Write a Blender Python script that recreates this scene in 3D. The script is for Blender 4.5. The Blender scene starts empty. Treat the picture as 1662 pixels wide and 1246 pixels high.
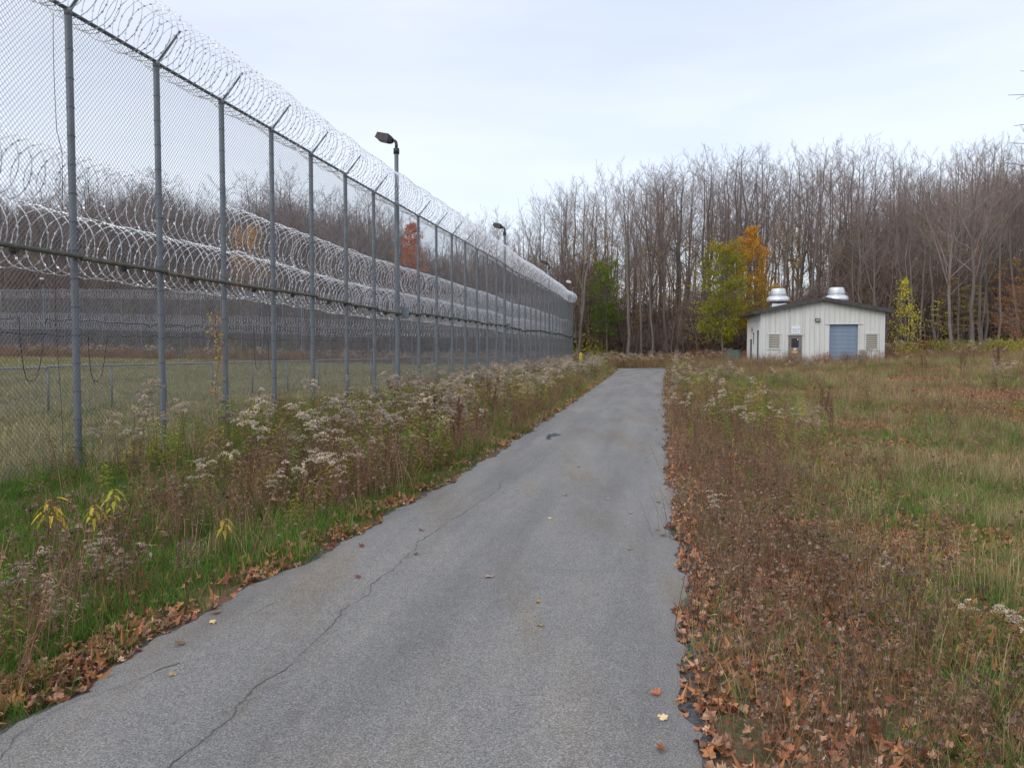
import bpy, math, random
import numpy as np
from mathutils import Vector, Matrix

random.seed(7)
rng = np.random.default_rng(7)
SC = bpy.context.scene
COL = SC.collection
R = math.radians

# ------------------------------------------------------------------ camera
EYE = 1.62
FPX, CXP, CYP = 1300.0, 831.0, 623.0
PITCH = math.atan(57 / 1300)
cam_d = bpy.data.cameras.new('camera')
cam = bpy.data.objects.new('camera', cam_d)
COL.objects.link(cam)
cam.location = (0, 0, EYE)
cam.rotation_euler = (R(90) - PITCH, 0, 0)
cam_d.sensor_fit = 'HORIZONTAL'
cam_d.sensor_width = 36
cam_d.lens = 36 * FPX / 1662
cam_d.clip_start = 0.05
cam_d.clip_end = 4000
SC.camera = cam

# ------------------------------------------------------------------ sky and sun (overcast day)
world = bpy.data.worlds.new('World')
SC.world = world
world.use_nodes = True
nt = world.node_tree
nt.nodes.clear()
out = nt.nodes.new('ShaderNodeOutputWorld')
add = nt.nodes.new('ShaderNodeAddShader')
bg1 = nt.nodes.new('ShaderNodeBackground')
bg2 = nt.nodes.new('ShaderNodeBackground')
sky = nt.nodes.new('ShaderNodeTexSky')
sky.sky_type = 'NISHITA'
sky.sun_disc = False
SUN_EL, SUN_ROT = R(38), R(200)
sky.sun_elevation = SUN_EL
sky.sun_rotation = SUN_ROT
bg1.inputs['Strength'].default_value = 0.05
nt.links.new(sky.outputs[0], bg1.inputs['Color'])
tc = nt.nodes.new('ShaderNodeTexCoord')
mp = nt.nodes.new('ShaderNodeMapping')
mp.inputs['Scale'].default_value = (1.0, 1.6, 5.5)
mp.inputs['Rotation'].default_value = (0.12, 0.1, 0.4)
nz = nt.nodes.new('ShaderNodeTexNoise')
nz.inputs['Scale'].default_value = 1.7
nz.inputs['Detail'].default_value = 8
nz.inputs['Roughness'].default_value = 0.5
rp = nt.nodes.new('ShaderNodeValToRGB')
rp.color_ramp.elements[0].position = 0.30
rp.color_ramp.elements[0].color = (0.65, 0.695, 0.80, 1)
rp.color_ramp.elements[1].position = 0.68
rp.color_ramp.elements[1].color = (0.83, 0.85, 0.905, 1)
nt.links.new(tc.outputs['Generated'], mp.inputs[0])
nt.links.new(mp.outputs[0], nz.inputs['Vector'])
nt.links.new(nz.outputs['Fac'], rp.inputs[0])
nt.links.new(rp.outputs[0], bg2.inputs['Color'])
bg2.inputs['Strength'].default_value = 1.0
nt.links.new(bg1.outputs[0], add.inputs[0])
nt.links.new(bg2.outputs[0], add.inputs[1])
nt.links.new(add.outputs[0], out.inputs['Surface'])

sun_d = bpy.data.lights.new('sun', 'SUN')
sun_d.energy = 1.5
sun_d.angle = R(40)
sun_d.color = (1.0, 0.96, 0.9)
sun = bpy.data.objects.new('sun', sun_d)
COL.objects.link(sun)
# light arrives from behind the camera, to its left
sd = Vector((-0.45, -0.65, 0.62)).normalized()
sun.rotation_euler = sd.to_track_quat('Z', 'Y').to_euler()
sun.location = (0, 0, 40)
sky.sun_elevation = math.asin(sd.z)
sky.sun_rotation = math.atan2(sd.x, sd.y)

SC.view_settings.view_transform = 'Standard'
SC.view_settings.look = 'None'
SC.view_settings.exposure = 0.0
SC.view_settings.gamma = 1.0
SC.view_settings.use_curve_mapping = False
try:
    SC.cycles.max_bounces = 5
    SC.cycles.diffuse_bounces = 3
    SC.cycles.glossy_bounces = 2
    SC.cycles.transmission_bounces = 2
    SC.cycles.use_denoising = True
    SC.cycles.denoiser = 'OPENIMAGEDENOISE'
    SC.cycles.denoising_input_passes = 'RGB_ALBEDO_NORMAL'
    SC.cycles.denoising_prefilter = 'ACCURATE'
    SC.cycles.use_adaptive_sampling = False
except Exception:
    pass

# ------------------------------------------------------------------ small maths
def S(x, a, b):
    t = np.clip((np.asarray(x, float) - a) / (b - a), 0, 1)
    return t * t * (3 - 2 * t)

def vnoise(x, y, scale, seed):
    g = np.random.default_rng(seed).random((256, 256))
    x = np.asarray(x, float) / scale + 1000.5
    y = np.asarray(y, float) / scale + 1000.5
    xi = np.floor(x).astype(int); yi = np.floor(y).astype(int)
    fx = x - xi; fy = y - yi
    fx = fx * fx * (3 - 2 * fx); fy = fy * fy * (3 - 2 * fy)
    a = g[xi % 256, yi % 256]; b = g[(xi + 1) % 256, yi % 256]
    c = g[xi % 256, (yi + 1) % 256]; d = g[(xi + 1) % 256, (yi + 1) % 256]
    return (a * (1 - fx) + b * fx) * (1 - fy) + (c * (1 - fx) + d * fx) * fy

# road edges (metres), left and right, as functions of the distance ahead
RY = np.array([-30, -3, 3.4, 5.15, 6.93, 10.6, 14, 20, 28.5, 45, 60, 66.5])
RL = np.array([-9.0, -3.45, -2.15, -1.79, -1.34, -0.55, 0.08, 1.15, 2.6, 5.4, 7.9, 8.3])
RR = np.array([-5.9, -0.45, 0.77, 1.10, 1.42, 2.06, 2.70, 3.82, 5.42, 8.6, 11.6, 13.2])
def wob(y, ph):
    y = np.asarray(y, float)
    return 0.035 * np.sin(y * 2.1 + ph) + 0.03 * np.sin(y * 5.3 + 2 * ph) + 0.015 * np.sin(y * 13.7 + ph * 3)
def road_l(y): return np.interp(y, RY, RL) + wob(y, 0.4)
def road_r(y): return np.interp(y, RY, RR) + wob(y, 2.2)

BA = np.array([19.2, 62.0]); E1 = np.array([0.9853, -0.1706]); E2 = np.array([0.1706, 0.9853])
ZB = 0.47
def bl(u, v):   # building-local to world
    return BA + E1 * u + E2 * v
def H(x, y):
    x = np.asarray(x, float); y = np.asarray(y, float)
    xr = np.interp(y, RY, RR)
    d = x - xr
    h = 1.25 * S(d, 0, 30) * S(y, 8, 58)
    h = h + 0.38 * S(y, 68, 88)
    h = h + 0.8 * S(-x, 6, 52) * S(y, 35, 85)
    h = h + 16 * S(y, 135, 300) * (0.30 + 0.70 * S(x, 10, 90)) 
    dl = np.interp(y, RY, RL) - x
    away = np.clip(np.maximum(d, dl), 0, 3) / 3
    away = np.where((d < 0) & (dl < 0), 0, away)
    h = h + away * 0.09 * (vnoise(x, y, 1.3, 3) - 0.5) + away * 0.18 * (vnoise(x, y, 6.0, 4) - 0.5) * S(y, 0, 12)
    # the shed's level pad
    px = (x - BA[0]) * E1[0] + (y - BA[1]) * E1[1]
    py = (x - BA[0]) * E2[0] + (y - BA[1]) * E2[1]
    dd = np.maximum(np.maximum(-px, px - 9.0), np.maximum(-py, py - 8.6))
    k = 1 - S(dd, 1.5, 6)
    return h * (1 - k) + (ZB - 0.03) * k
def h1(x, y): return float(H(x, y))

# fence line
def fx(y): return -5.6 + 0.1751 * (y - 10.3)

# ------------------------------------------------------------------ object helpers
def setp(o, label=None, cat=None, group=None, kind=None):
    if label: o['label'] = label
    if cat: o['category'] = cat
    if group: o['group'] = group
    if kind: o['kind'] = kind
    return o

def empty(name, loc, label, cat, group=None, rz=0.0):
    o = bpy.data.objects.new(name, None)
    o.empty_display_size = 0.3
    COL.objects.link(o)
    o.location = loc
    o.rotation_euler = (0, 0, rz)
    return setp(o, label, cat, group)

def link(name, me, parent=None, loc=(0, 0, 0), rz=0.0, scale=None):
    o = bpy.data.objects.new(name, me)
    COL.objects.link(o)
    if parent is not None: o.parent = parent
    o.location = loc
    o.rotation_euler = (0, 0, rz)
    if scale: o.scale = scale
    return o

class MB:
    """collects geometry with a colour per vertex, builds one mesh"""
    def __init__(s):
        s.v = []; s.f = []; s.c = []; s.n = 0
    def add(s, verts, faces, col=(1, 1, 1)):
        verts = np.asarray(verts, float)
        s.v.append(verts)
        n = len(verts)
        c = np.asarray(col, float)
        if c.ndim == 1: c = np.tile(c, (n, 1))
        s.c.append(c)
        b = s.n
        for f in faces: s.f.append(tuple(i + b for i in f))
        s.n += n
    def box(s, c, d, col=(1, 1, 1), rot=None):
        x, y, z = np.array(d) / 2.0
        v = np.array([(-x, -y, -z), (x, -y, -z), (x, y, -z), (-x, y, -z), (-x, -y, z), (x, -y, z), (x, y, z), (-x, y, z)])
        if rot is not None: v = v @ np.array(rot).T
        s.add(v + np.array(c), [(0, 3, 2, 1), (4, 5, 6, 7), (0, 1, 5, 4), (1, 2, 6, 5), (2, 3, 7, 6), (3, 0, 4, 7)], col)
    def tube(s, P, r, k=3, col=(1, 1, 1), cap=False, ref=None):
        P = np.asarray(P, float); n = len(P)
        r = np.broadcast_to(np.asarray(r, float), (n,))
        T = np.gradient(P, axis=0)
        T /= np.linalg.norm(T, axis=1, keepdims=True) + 1e-12
        if ref is None:
            m = T.mean(axis=0)
            ref = (1, 0, 0) if abs(m[2]) > 0.7 * np.linalg.norm(m) + 1e-9 else (0, 0, 1)
        A = np.cross(T, np.array(ref, float)); A /= np.linalg.norm(A, axis=1, keepdims=True) + 1e-12
        B = np.cross(T, A)
        a = np.arange(k) * 2 * math.pi / k
        V = (P[:, None, :] + r[:, None, None] * (np.cos(a)[None, :, None] * A[:, None, :] + np.sin(a)[None, :, None] * B[:, None, :])).reshape(-1, 3)
        F = []
        for i in range(n - 1):
            for j in range(k):
                j2 = (j + 1) % k
                F.append((i * k + j, i * k + j2, (i + 1) * k + j2, (i + 1) * k + j))
        if cap:
            F.append(tuple(range(k))[::-1]); F.append(tuple((n - 1) * k + j for j in range(k)))
        c = np.asarray(col, float)
        if c.ndim == 2: c = np.repeat(c, k, axis=0)
        s.add(V, F, c)
    def lathe(s, prof, k=24, c=(0, 0, 0), col=(1, 1, 1)):
        a = np.arange(k) * 2 * math.pi / k
        V = []
        for r_, z_ in prof:
            for t in a: V.append((c[0] + r_ * math.cos(t), c[1] + r_ * math.sin(t), c[2] + z_))
        F = []
        for i in range(len(prof) - 1):
            for j in range(k):
                j2 = (j + 1) % k
                F.append((i * k + j, i * k + j2, (i + 1) * k + j2, (i + 1) * k + j))
        F.append(tuple(range(k))[::-1]); F.append(tuple((len(prof) - 1) * k + j for j in range(k)))
        s.add(V, F, col)
    def mesh(s, name, mat, smooth=False):
        me = bpy.data.meshes.new(name)
        V = np.vstack(s.v)
        me.from_pydata(V.tolist(), [], s.f)
        ca = me.color_attributes.new('Col', 'FLOAT_COLOR', 'POINT')
        C = np.ones((len(V), 4), np.float32); C[:, :3] = np.vstack(s.c)
        ca.data.foreach_set('color', C.ravel())
        if smooth: me.polygons.foreach_set('use_smooth', [True] * len(me.polygons))
        me.materials.append(mat)
        me.update()
        return me

# ------------------------------------------------------------------ materials
def nodes_of(name):
    m = bpy.data.materials.new(name); m.use_nodes = True
    t = m.node_tree
    return m, t, t.nodes['Principled BSDF']
def N(t, typ, **kw):
    n = t.nodes.new(typ)
    for k, v in kw.items():
        if k in n.inputs: n.inputs[k].default_value = v
        else: setattr(n, k, v)
    return n
def mixc(t, fac, a, b, mode='MIX'):
    n = t.nodes.new('ShaderNodeMix'); n.data_type = 'RGBA'; n.blend_type = mode
    for sock, val in ((0, fac), (6, a), (7, b)):
        if hasattr(val, 'is_linked') or isinstance(val, bpy.types.NodeSocket): t.links.new(val, n.inputs[sock])
        else: n.inputs[sock].default_value = val if sock == 0 else (*val, 1)
    return n.outputs[2]
def ramp(t, src, stops):
    r_ = t.nodes.new('ShaderNodeValToRGB')
    e = r_.color_ramp.elements
    while len(e) < len(stops): e.new(0.5)
    for el, (p, c) in zip(e, stops):
        el.position = p; el.color = (*c, 1) if len(c) == 3 else c
    t.links.new(src, r_.inputs[0])
    return r_.outputs[0]
def noise(t, scale, detail=3, rough=0.5, coord='Object', mscale=None):
    tcn = t.nodes.new('ShaderNodeTexCoord')
    n = t.nodes.new('ShaderNodeTexNoise')
    n.inputs['Scale'].default_value = scale; n.inputs['Detail'].default_value = detail; n.inputs['Roughness'].default_value = rough
    if mscale:
        m = t.nodes.new('ShaderNodeMapping'); m.inputs['Scale'].default_value = mscale
        t.links.new(tcn.outputs[coord], m.inputs[0]); t.links.new(m.outputs[0], n.inputs['Vector'])
    else: t.links.new(tcn.outputs[coord], n.inputs['Vector'])
    return n.outputs['Fac']
def bump(t, p, src, strength, dist=0.02):
    b = t.nodes.new('ShaderNodeBump'); b.inputs['Strength'].default_value = strength; b.inputs['Distance'].default_value = dist
    t.links.new(src, b.inputs['Height']); t.links.new(b.outputs[0], p.inputs['Normal'])

def mat_surface(name, c1, c2, scale=8, rough=0.7, metal=0.0, b=0.0, mscale=None, lo=0.35, hi=0.65):
    m, t, p = nodes_of(name)
    f = noise(t, scale, 4, 0.6, mscale=mscale)
    t.links.new(ramp(t, f, [(lo, c1), (hi, c2)]), p.inputs['Base Color'])
    p.inputs['Roughness'].default_value = rough; p.inputs['Metallic'].default_value = metal
    if b: bump(t, p, f, b)
    return m

def mat_plant(name, rough=0.85, vary=0.35, translucent=0.0, gain=1.0):
    """vertex colour times a per-individual variation"""
    m, t, p = nodes_of(name)
    at = t.nodes.new('ShaderNodeAttribute'); at.attribute_name = 'Col'
    oi = t.nodes.new('ShaderNodeObjectInfo')
    mr = t.nodes.new('ShaderNodeMapRange'); mr.inputs['To Min'].default_value = gain * (1 - vary); mr.inputs['To Max'].default_value = gain * (1 + vary)
    t.links.new(oi.outputs['Random'], mr.inputs['Value'])
    vm = t.nodes.new('ShaderNodeVectorMath'); vm.operation = 'SCALE'
    t.links.new(at.outputs['Color'], vm.inputs[0]); t.links.new(mr.outputs[0], vm.inputs['Scale'])
    t.links.new(vm.outputs[0], p.inputs['Base Color'])
    p.inputs['Roughness'].default_value = rough
    p.inputs['Specular IOR Level'].default_value = 0.06
    if translucent:
        tr = t.nodes.new('ShaderNodeBsdfTranslucent'); mx = t.nodes.new('ShaderNodeMixShader')
        mx.inputs[0].default_value = translucent
        t.links.new(vm.outputs[0], tr.inputs[0])
        t.links.new(p.outputs[0], mx.inputs[1]); t.links.new(tr.outputs[0], mx.inputs[2])
        t.links.new(mx.outputs[0], t.nodes['Material Output'].inputs['Surface'])
    return m

M = {}
M['galv'] = mat_surface('galvanised_steel', (0.125, 0.145, 0.17), (0.19, 0.21, 0.24), 6, 0.5, 0.35, mscale=(1, 1, 0.4))
M['galv_dark'] = mat_surface('weathered_steel', (0.07, 0.08, 0.095), (0.12, 0.13, 0.15), 9, 0.6, 0.3)
M['conduit'] = mat_surface('lichen_stained_conduit', (0.085, 0.08, 0.06), (0.15, 0.14, 0.105), 7, 0.7, 0.1)
M['wire'] = mat_surface('chain_link_wire', (0.20, 0.21, 0.22), (0.30, 0.31, 0.33), 3, 0.5, 0.4)
M['razor'] = mat_surface('bright_razor_wire', (0.58, 0.60, 0.64), (0.78, 0.80, 0.85), 10, 0.4, 0.4)
M['lowrail'] = mat_surface('pale_galvanised_rail', (0.20, 0.23, 0.28), (0.28, 0.31, 0.36), 6, 0.45, 0.3)
M['cable'] = mat_surface('black_cable', (0.012, 0.012, 0.018), (0.03, 0.03, 0.035), 6, 0.6)
M['tie'] = mat_surface('dark_tie_wire', (0.05, 0.055, 0.07), (0.08, 0.085, 0.1), 6, 0.6, 0.3)
M['lamp'] = mat_surface('bronze_lamp_housing', (0.032, 0.028, 0.032), (0.055, 0.048, 0.052), 10, 0.5, 0.2)
M['glass'] = mat_surface('lamp_glass', (0.28, 0.28, 0.30), (0.34, 0.34, 0.36), 10, 0.15)
M['lamp_pale'] = mat_surface('pale_lamp_housing', (0.5, 0.52, 0.55), (0.6, 0.62, 0.65), 10, 0.5)
M['box'] = mat_surface('grey_box_paint', (0.17, 0.21, 0.23), (0.22, 0.26, 0.28), 8, 0.6)
M['plant'] = mat_plant('herbage', vary=0.3, translucent=0.35, gain=2.1)
M['leaf'] = mat_plant('tree_foliage', vary=0.12, translucent=0.45, gain=1.65)
M['litter'] = mat_plant('dead_leaves', vary=0.45, translucent=0.15, gain=1.15)
M['fluff'] = mat_plant('seed_fluff', 0.95, 0.25, 0.3)

def mat_bark(name, c1, c2):
    m, t, p = nodes_of(name)
    f = noise(t, 3.0, 5, 0.65, mscale=(3, 3, 0.5))
    f2 = noise(t, 0.35, 2, 0.5)
    c = ramp(t, f, [(0.3, c1), (0.7, c2)])
    at = t.nodes.new('ShaderNodeObjectInfo')
    mr = t.nodes.new('ShaderNodeMapRange'); mr.inputs['To Min'].default_value = 0.65; mr.inputs['To Max'].default_value = 1.45
    t.links.new(at.outputs['Random'], mr.inputs['Value'])
    vm = t.nodes.new('ShaderNodeVectorMath'); vm.operation = 'SCALE'
    t.links.new(c, vm.inputs[0]); t.links.new(mr.outputs[0], vm.inputs['Scale'])
    t.links.new(mixc(t, 0.35, vm.outputs[0], ramp(t, f2, [(0.35, c1), (0.65, c2)])), p.inputs['Base Color'])
    p.inputs['Roughness'].default_value = 0.9; p.inputs['Specular IOR Level'].default_value = 0.15
    return m
M['bark'] = mat_bark('grey_bark', (0.095, 0.079, 0.072), (0.215, 0.185, 0.168))
M['twig'] = mat_bark('purplish_twigs', (0.165, 0.125, 0.113), (0.275, 0.22, 0.20))
M['brush'] = mat_bark('brushwood', (0.135, 0.096, 0.082), (0.225, 0.168, 0.142))

# ground: leaf mould, dry thatch and green turf
def mat_ground():
    m, t, p = nodes_of('field_soil')
    big = noise(t, 0.16, 3, 0.6); mid = noise(t, 1.3, 4, 0.6); fine = noise(t, 28, 4, 0.7); vf = noise(t, 120, 2, 0.6)
    thatch = ramp(t, fine, [(0.3, (0.09, 0.065, 0.04)), (0.5, (0.18, 0.135, 0.085)), (0.7, (0.29, 0.23, 0.155))])
    green = ramp(t, fine, [(0.3, (0.045, 0.07, 0.02)), (0.7, (0.12, 0.16, 0.05))])
    litter = ramp(t, vf, [(0.35, (0.13, 0.07, 0.045)), (0.65, (0.33, 0.19, 0.12))])
    a = mixc(t, ramp(t, big, [(0.42, (0, 0, 0)), (0.58, (1, 1, 1))]), thatch, green)
    b = mixc(t, ramp(t, mid, [(0.50, (0, 0, 0)), (0.62, (1, 1, 1))]), a, litter)
    t.links.new(b, p.inputs['Base Color'])
    p.inputs['Roughness'].default_value = 0.95; p.inputs['Specular IOR Level'].default_value = 0.1
    bump(t, p, fine, 0.8, 0.03)
    return m
M['ground'] = mat_ground()

def mat_asphalt():
    m, t, p = nodes_of('aged_asphalt')
    sp = noise(t, 130, 3, 0.75); sp2 = noise(t, 210, 2, 0.8); big = noise(t, 0.75, 4, 0.62, mscale=(1.3, 0.55, 1)); br = noise(t, 1.4, 4, 0.6, mscale=(1.2, 0.22, 1)); tiny = noise(t, 9, 4, 0.7)
    base = ramp(t, sp, [(0.30, (0.10, 0.096, 0.090)), (0.5, (0.240, 0.231, 0.220)), (0.70, (0.45, 0.435, 0.41))])
    s2 = ramp(t, sp2, [(0.36, (0.60, 0.60, 0.60)), (0.6, (1.12, 1.12, 1.12))])
    c = mixc(t, 1.0, base, s2, 'MULTIPLY')
    c = mixc(t, 1.0, c, ramp(t, big, [(0.30, (0.84, 0.85, 0.87)), (0.70, (1.08, 1.075, 1.07))]), 'MULTIPLY')
    c = mixc(t, 1.0, c, ramp(t, br, [(0.50, (1, 1, 1)), (0.66, (0.95, 0.87, 0.77))]), 'MULTIPLY')
    c = mixc(t, 1.0, c, ramp(t, tiny, [(0.3, (0.92, 0.92, 0.92)), (0.7, (1.05, 1.05, 1.05))]), 'MULTIPLY')
    # worn bands running along the road
    tcn = t.nodes.new('ShaderNodeTexCoord'); mpn = t.nodes.new('ShaderNodeMapping'); mpn.vector_type = 'TEXTURE'
    mpn.inputs['Rotation'].default_value = (0, 0, -math.atan(0.185)); mpn.inputs['Scale'].default_value = (1, 14, 1)
    nn = t.nodes.new('ShaderNodeTexNoise'); nn.inputs['Scale'].default_value = 2.1; nn.inputs['Detail'].default_value = 4; nn.inputs['Roughness'].default_value = 0.55
    t.links.new(tcn.outputs['Object'], mpn.inputs[0]); t.links.new(mpn.outputs[0], nn.inputs['Vector'])
    c = mixc(t, 1.0, c, ramp(t, nn.outputs['Fac'], [(0.34, (0.84, 0.84, 0.85)), (0.5, (1, 1, 1)), (0.66, (1.12, 1.11, 1.09))]), 'MULTIPLY')
    t.links.new(c, p.inputs['Base Color'])
    p.inputs['Roughness'].default_value = 0.85; p.inputs['Specular IOR Level'].default_value = 0.3
    bump(t, p, sp, 0.5, 0.006)
    return m
M['asphalt'] = mat_asphalt()
M['asphalt_edge'] = mat_surface('broken_asphalt_edge', (0.03, 0.03, 0.033), (0.11, 0.108, 0.108), 30, 0.95, b=0.6)
M['crack'] = mat_surface('crack_dirt', (0.065, 0.064, 0.063), (0.13, 0.128, 0.125), 25, 0.95)
M['tar'] = mat_surface('tar_patch', (0.035, 0.037, 0.045), (0.07, 0.072, 0.08), 25, 0.8)
M['concrete'] = mat_surface('pale_concrete', (0.26, 0.25, 0.23), (0.36, 0.35, 0.33), 3, 0.9)

# ------------------------------------------------------------------ terrain
def grid_mesh(name, xs, ys, hf, mat):
    X, Y = np.meshgrid(xs, ys)
    Z = hf(X, Y)
    V = np.stack([X, Y, Z], -1).reshape(-1, 3)
    nx, ny = len(xs), len(ys)
    i = np.arange(ny - 1)[:, None] * nx + np.arange(nx - 1)[None, :]
    F = np.stack([i, i + 1, i + nx + 1, i + nx], -1).reshape(-1, 4)
    me = bpy.data.meshes.new(name)
    me.from_pydata(V.tolist(), [], F.tolist())
    me.polygons.foreach_set('use_smooth', [True] * len(me.polygons))
    me.materials.append(mat)
    return me
xs = np.concatenate([np.linspace(-1500, -140, 14), np.linspace(-120, -14, 50), np.arange(-13, 14, 0.25), np.linspace(14.5, 60, 80), np.linspace(62, 160, 40), np.linspace(200, 1500, 12)])
ys = np.concatenate([np.linspace(-300, -12, 12), np.arange(-10, 22, 0.25), np.linspace(22.5, 92, 130), np.linspace(94, 320, 70), np.linspace(360, 2500, 14)])
ground = link('ground', grid_mesh('ground', xs, ys, lambda x, y: H(x, y) - 0.012, M['ground']))
setp(ground, 'uneven ground of dry thatch, leaf mould and green turf', None, None, 'structure')

# road: a slab with ragged edges
def ribbon(name, ys, lf, rf, zf, mat, nx=9, skirt=0.05, edge_drop=0.0):
    V = []; F = []
    for y in ys:
        l, r_ = float(lf(y)), float(rf(y))
        row = [(l - 0.02, y, zf(l, y) - skirt)]
        for k in range(nx):
            x = l + (r_ - l) * k / (nx - 1)
            row.append((x, y, zf(x, y) - (edge_drop if k in (0, nx - 1) else 0)))
        row.append((r_ + 0.02, y, zf(r_, y) - skirt))
        V += row
    w = nx + 2
    for j in range(len(ys) - 1):
        for i in range(w - 1):
            F.append((j * w + i, j * w + i + 1, (j + 1) * w + i + 1, (j + 1) * w + i))
    me = bpy.data.meshes.new(name); me.from_pydata(V, [], F); me.materials.append(mat)
    return me
def road_z(x, y): return h1(x, y) + 0.012
ry = np.concatenate([np.arange(-30, 1, 0.5), np.arange(1, 20, 0.06), np.arange(20, 66.6, 0.25)])
road = link('road', ribbon('road', ry, lambda y: road_l(y) + 0.012 * math.sin(y * 31) + 0.02 * (vnoise(y, 0, 0.12, 8) - 0.5),
                           lambda y: road_r(y) + 0.012 * math.sin(y * 27) + 0.04 * (vnoise(y, 5, 0.12, 9) - 0.5), road_z, M['asphalt'], edge_drop=0.004))
setp(road, 'narrow grey weathered asphalt road running beside the fence', None, None, 'structure')
# its bend round to the shed
def branch_l(x): return 0
bx = np.linspace(0, 1, 60)
P0, P1, P2, P3 = np.array([10.6, 64.8]), np.array([13.5, 66.0]), np.array([16.5, 58.8]), np.array([31.0, 56.6])
V = []; F = []
for j, t_ in enumerate(bx):
    p = (1 - t_) ** 3 * P0 + 3 * (1 - t_) ** 2 * t_ * P1 + 3 * (1 - t_) * t_ ** 2 * P2 + t_ ** 3 * P3
    q = 3 * (1 - t_) ** 2 * (P1 - P0) + 6 * (1 - t_) * t_ * (P2 - P1) + 3 * t_ ** 2 * (P3 - P2)
    q /= np.linalg.norm(q); nrm = np.array([-q[1], q[0]])
    for k in range(5):
        w = p + nrm * (k / 4 - 0.5) * 3.2
        V.append((w[0], w[1], h1(w[0], w[1]) + 0.03))
for j in range(59):
    for k in range(4):
        F.append((j * 5 + k, (j + 1) * 5 + k, (j + 1) * 5 + k + 1, j * 5 + k + 1))
me = bpy.data.meshes.new('shed_drive'); me.from_pydata(V, [], F); me.materials.append(M['asphalt'])
setp(link('shed_drive', me), 'paved drive curving from the road end to the white shed', None, None, 'structure')

# crumbled dark edges of the asphalt
def edge_strip(side, name, ylo, yhi, seed, wmax):
    mb = MB()
    ysx = np.arange(ylo, yhi, 0.05)
    e = road_r(ysx) if side > 0 else road_l(ysx)
    w = wmax * np.clip(vnoise(ysx, 0 * ysx, 0.5, seed) * 1.5 - 0.25, 0.02, 1) * (0.7 + 0.6 * vnoise(ysx, 0 * ysx, 0.09, seed + 1))
    V = []; F = []
    for i, (y, x, ww) in enumerate(zip(ysx, e, w)):
        z = h1(x, y)
        V += [(x - side * 0.03, y, z + 0.004), (x + side * ww * 0.5, y, z + 0.006), (x + side * ww, y, z - 0.016)]
        if i:
            a = 3 * (i - 1); b = 3 * i
            F += [(a, a + 1, b + 1, b), (a + 1, a + 2, b + 2, b + 1)]
    me = bpy.data.meshes.new(name); me.from_pydata(V, [], F); me.materials.append(M['asphalt_edge'])
    o = link(name, me, road); return o
edge_strip(1, 'crumbled_edge', 1.0, 30, 21, 0.22)
edge_strip(-1, 'crumbled_edge', 1.0, 30, 25, 0.11)

def pix_ground(px, py):
    dx = (px - CXP) / FPX; du = (CYP - py) / FPX
    dy = math.cos(PITCH) + du * math.sin(PITCH); dz = -math.sin(PITCH) + du * math.cos(PITCH)
    t_ = EYE / -dz
    return dx * t_, dy * t_

def crack(pts, w, seed):
    rr = np.random.default_rng(seed)
    P = np.array([pix_ground(*p) for p in pts])
    L = np.concatenate([[0], np.cumsum(np.linalg.norm(np.diff(P, axis=0), axis=1))])
    s = np.arange(0, L[-1], 0.03)
    X = np.interp(s, L, P[:, 0]); Y = np.interp(s, L, P[:, 1])
    T = np.stack([np.gradient(X), np.gradient(Y)], -1); T /= np.linalg.norm(T, axis=1, keepdims=True)
    NN = np.stack([T[:, 1], -T[:, 0]], -1)
    j = (vnoise(s, 0 * s, 0.30, seed) - 0.5) * 0.09 + (vnoise(s, 0 * s, 0.07, seed + 1) - 0.5) * 0.045 + rr.standard_normal(len(s)) * 0.004
    X = X + NN[:, 0] * j; Y = Y + NN[:, 1] * j
    ww = w * (0.1 + 1.3 * vnoise(s, 0 * s, 0.22, seed + 2)) * (0.4 + 1.0 * rr.random(len(s)))
    V = []; F = []
    for i in range(len(s)):
        z = h1(X[i], Y[i]) + 0.0145; q = NN[i] * ww[i] / 2
        V += [(X[i] - q[0], Y[i] - q[1], z), (X[i] + q[0], Y[i] + q[1], z)]
        if i and ww[i] > w * 0.12: F.append((2 * i - 2, 2 * i - 1, 2 * i + 1, 2 * i))
    me = bpy.data.meshes.new('crack'); me.from_pydata(V, [], F); me.materials.append(M['crack'])
    link('crack', me, road)
crack([(255, 1262), (280, 1246), (350, 1185), (425, 1108), (470, 1075), (540, 1018), (590, 962), (640, 925), (668, 897), (700, 868), (745, 838), (785, 812), (808, 792), (825, 775)], 0.0075, 31)
crack([(0, 1236), (40, 1196), (75, 1170), (130, 1140), (222, 1103), (290, 1075)], 0.006, 41)
crack([(440, 980), (400, 1000), (378, 1020)], 0.004, 44)
crack([(745, 925), (770, 920)], 0.005, 47)
crack([(800, 925), (1000, 928), (1090, 925)], 0.003, 49)
# dark tar smear and the small dark patch by the left edge
def blob(px, py, rx, ry_, seed, mat, name):
    cx, cy = pix_ground(px, py)
    rr = np.random.default_rng(seed); n = 28
    V = [(cx, cy, h1(cx, cy) + 0.0155)]
    a0 = rr.random(8)
    for k in range(n):
        a = 2 * math.pi * k / n
        q = 1 + 0.35 * math.sin(2 * a + a0[0] * 6) + 0.2 * math.sin(5 * a + a0[1] * 6) + 0.1 * rr.standard_normal()
        x, y = cx + rx * q * math.cos(a), cy + ry_ * q * math.sin(a)
        V.append((x, y, h1(x, y) + 0.0155))
    F = [(0, 1 + k, 1 + (k + 1) % n) for k in range(n)]
    me = bpy.data.meshes.new(name); me.from_pydata(V, [], F); me.materials.append(mat)
    link(name, me, road)
blob(898, 707, 0.10, 0.33, 3, M['tar'], 'tar_patch')
blob(890, 712, 0.06, 0.2, 5, M['tar'], 'tar_patch')

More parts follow.
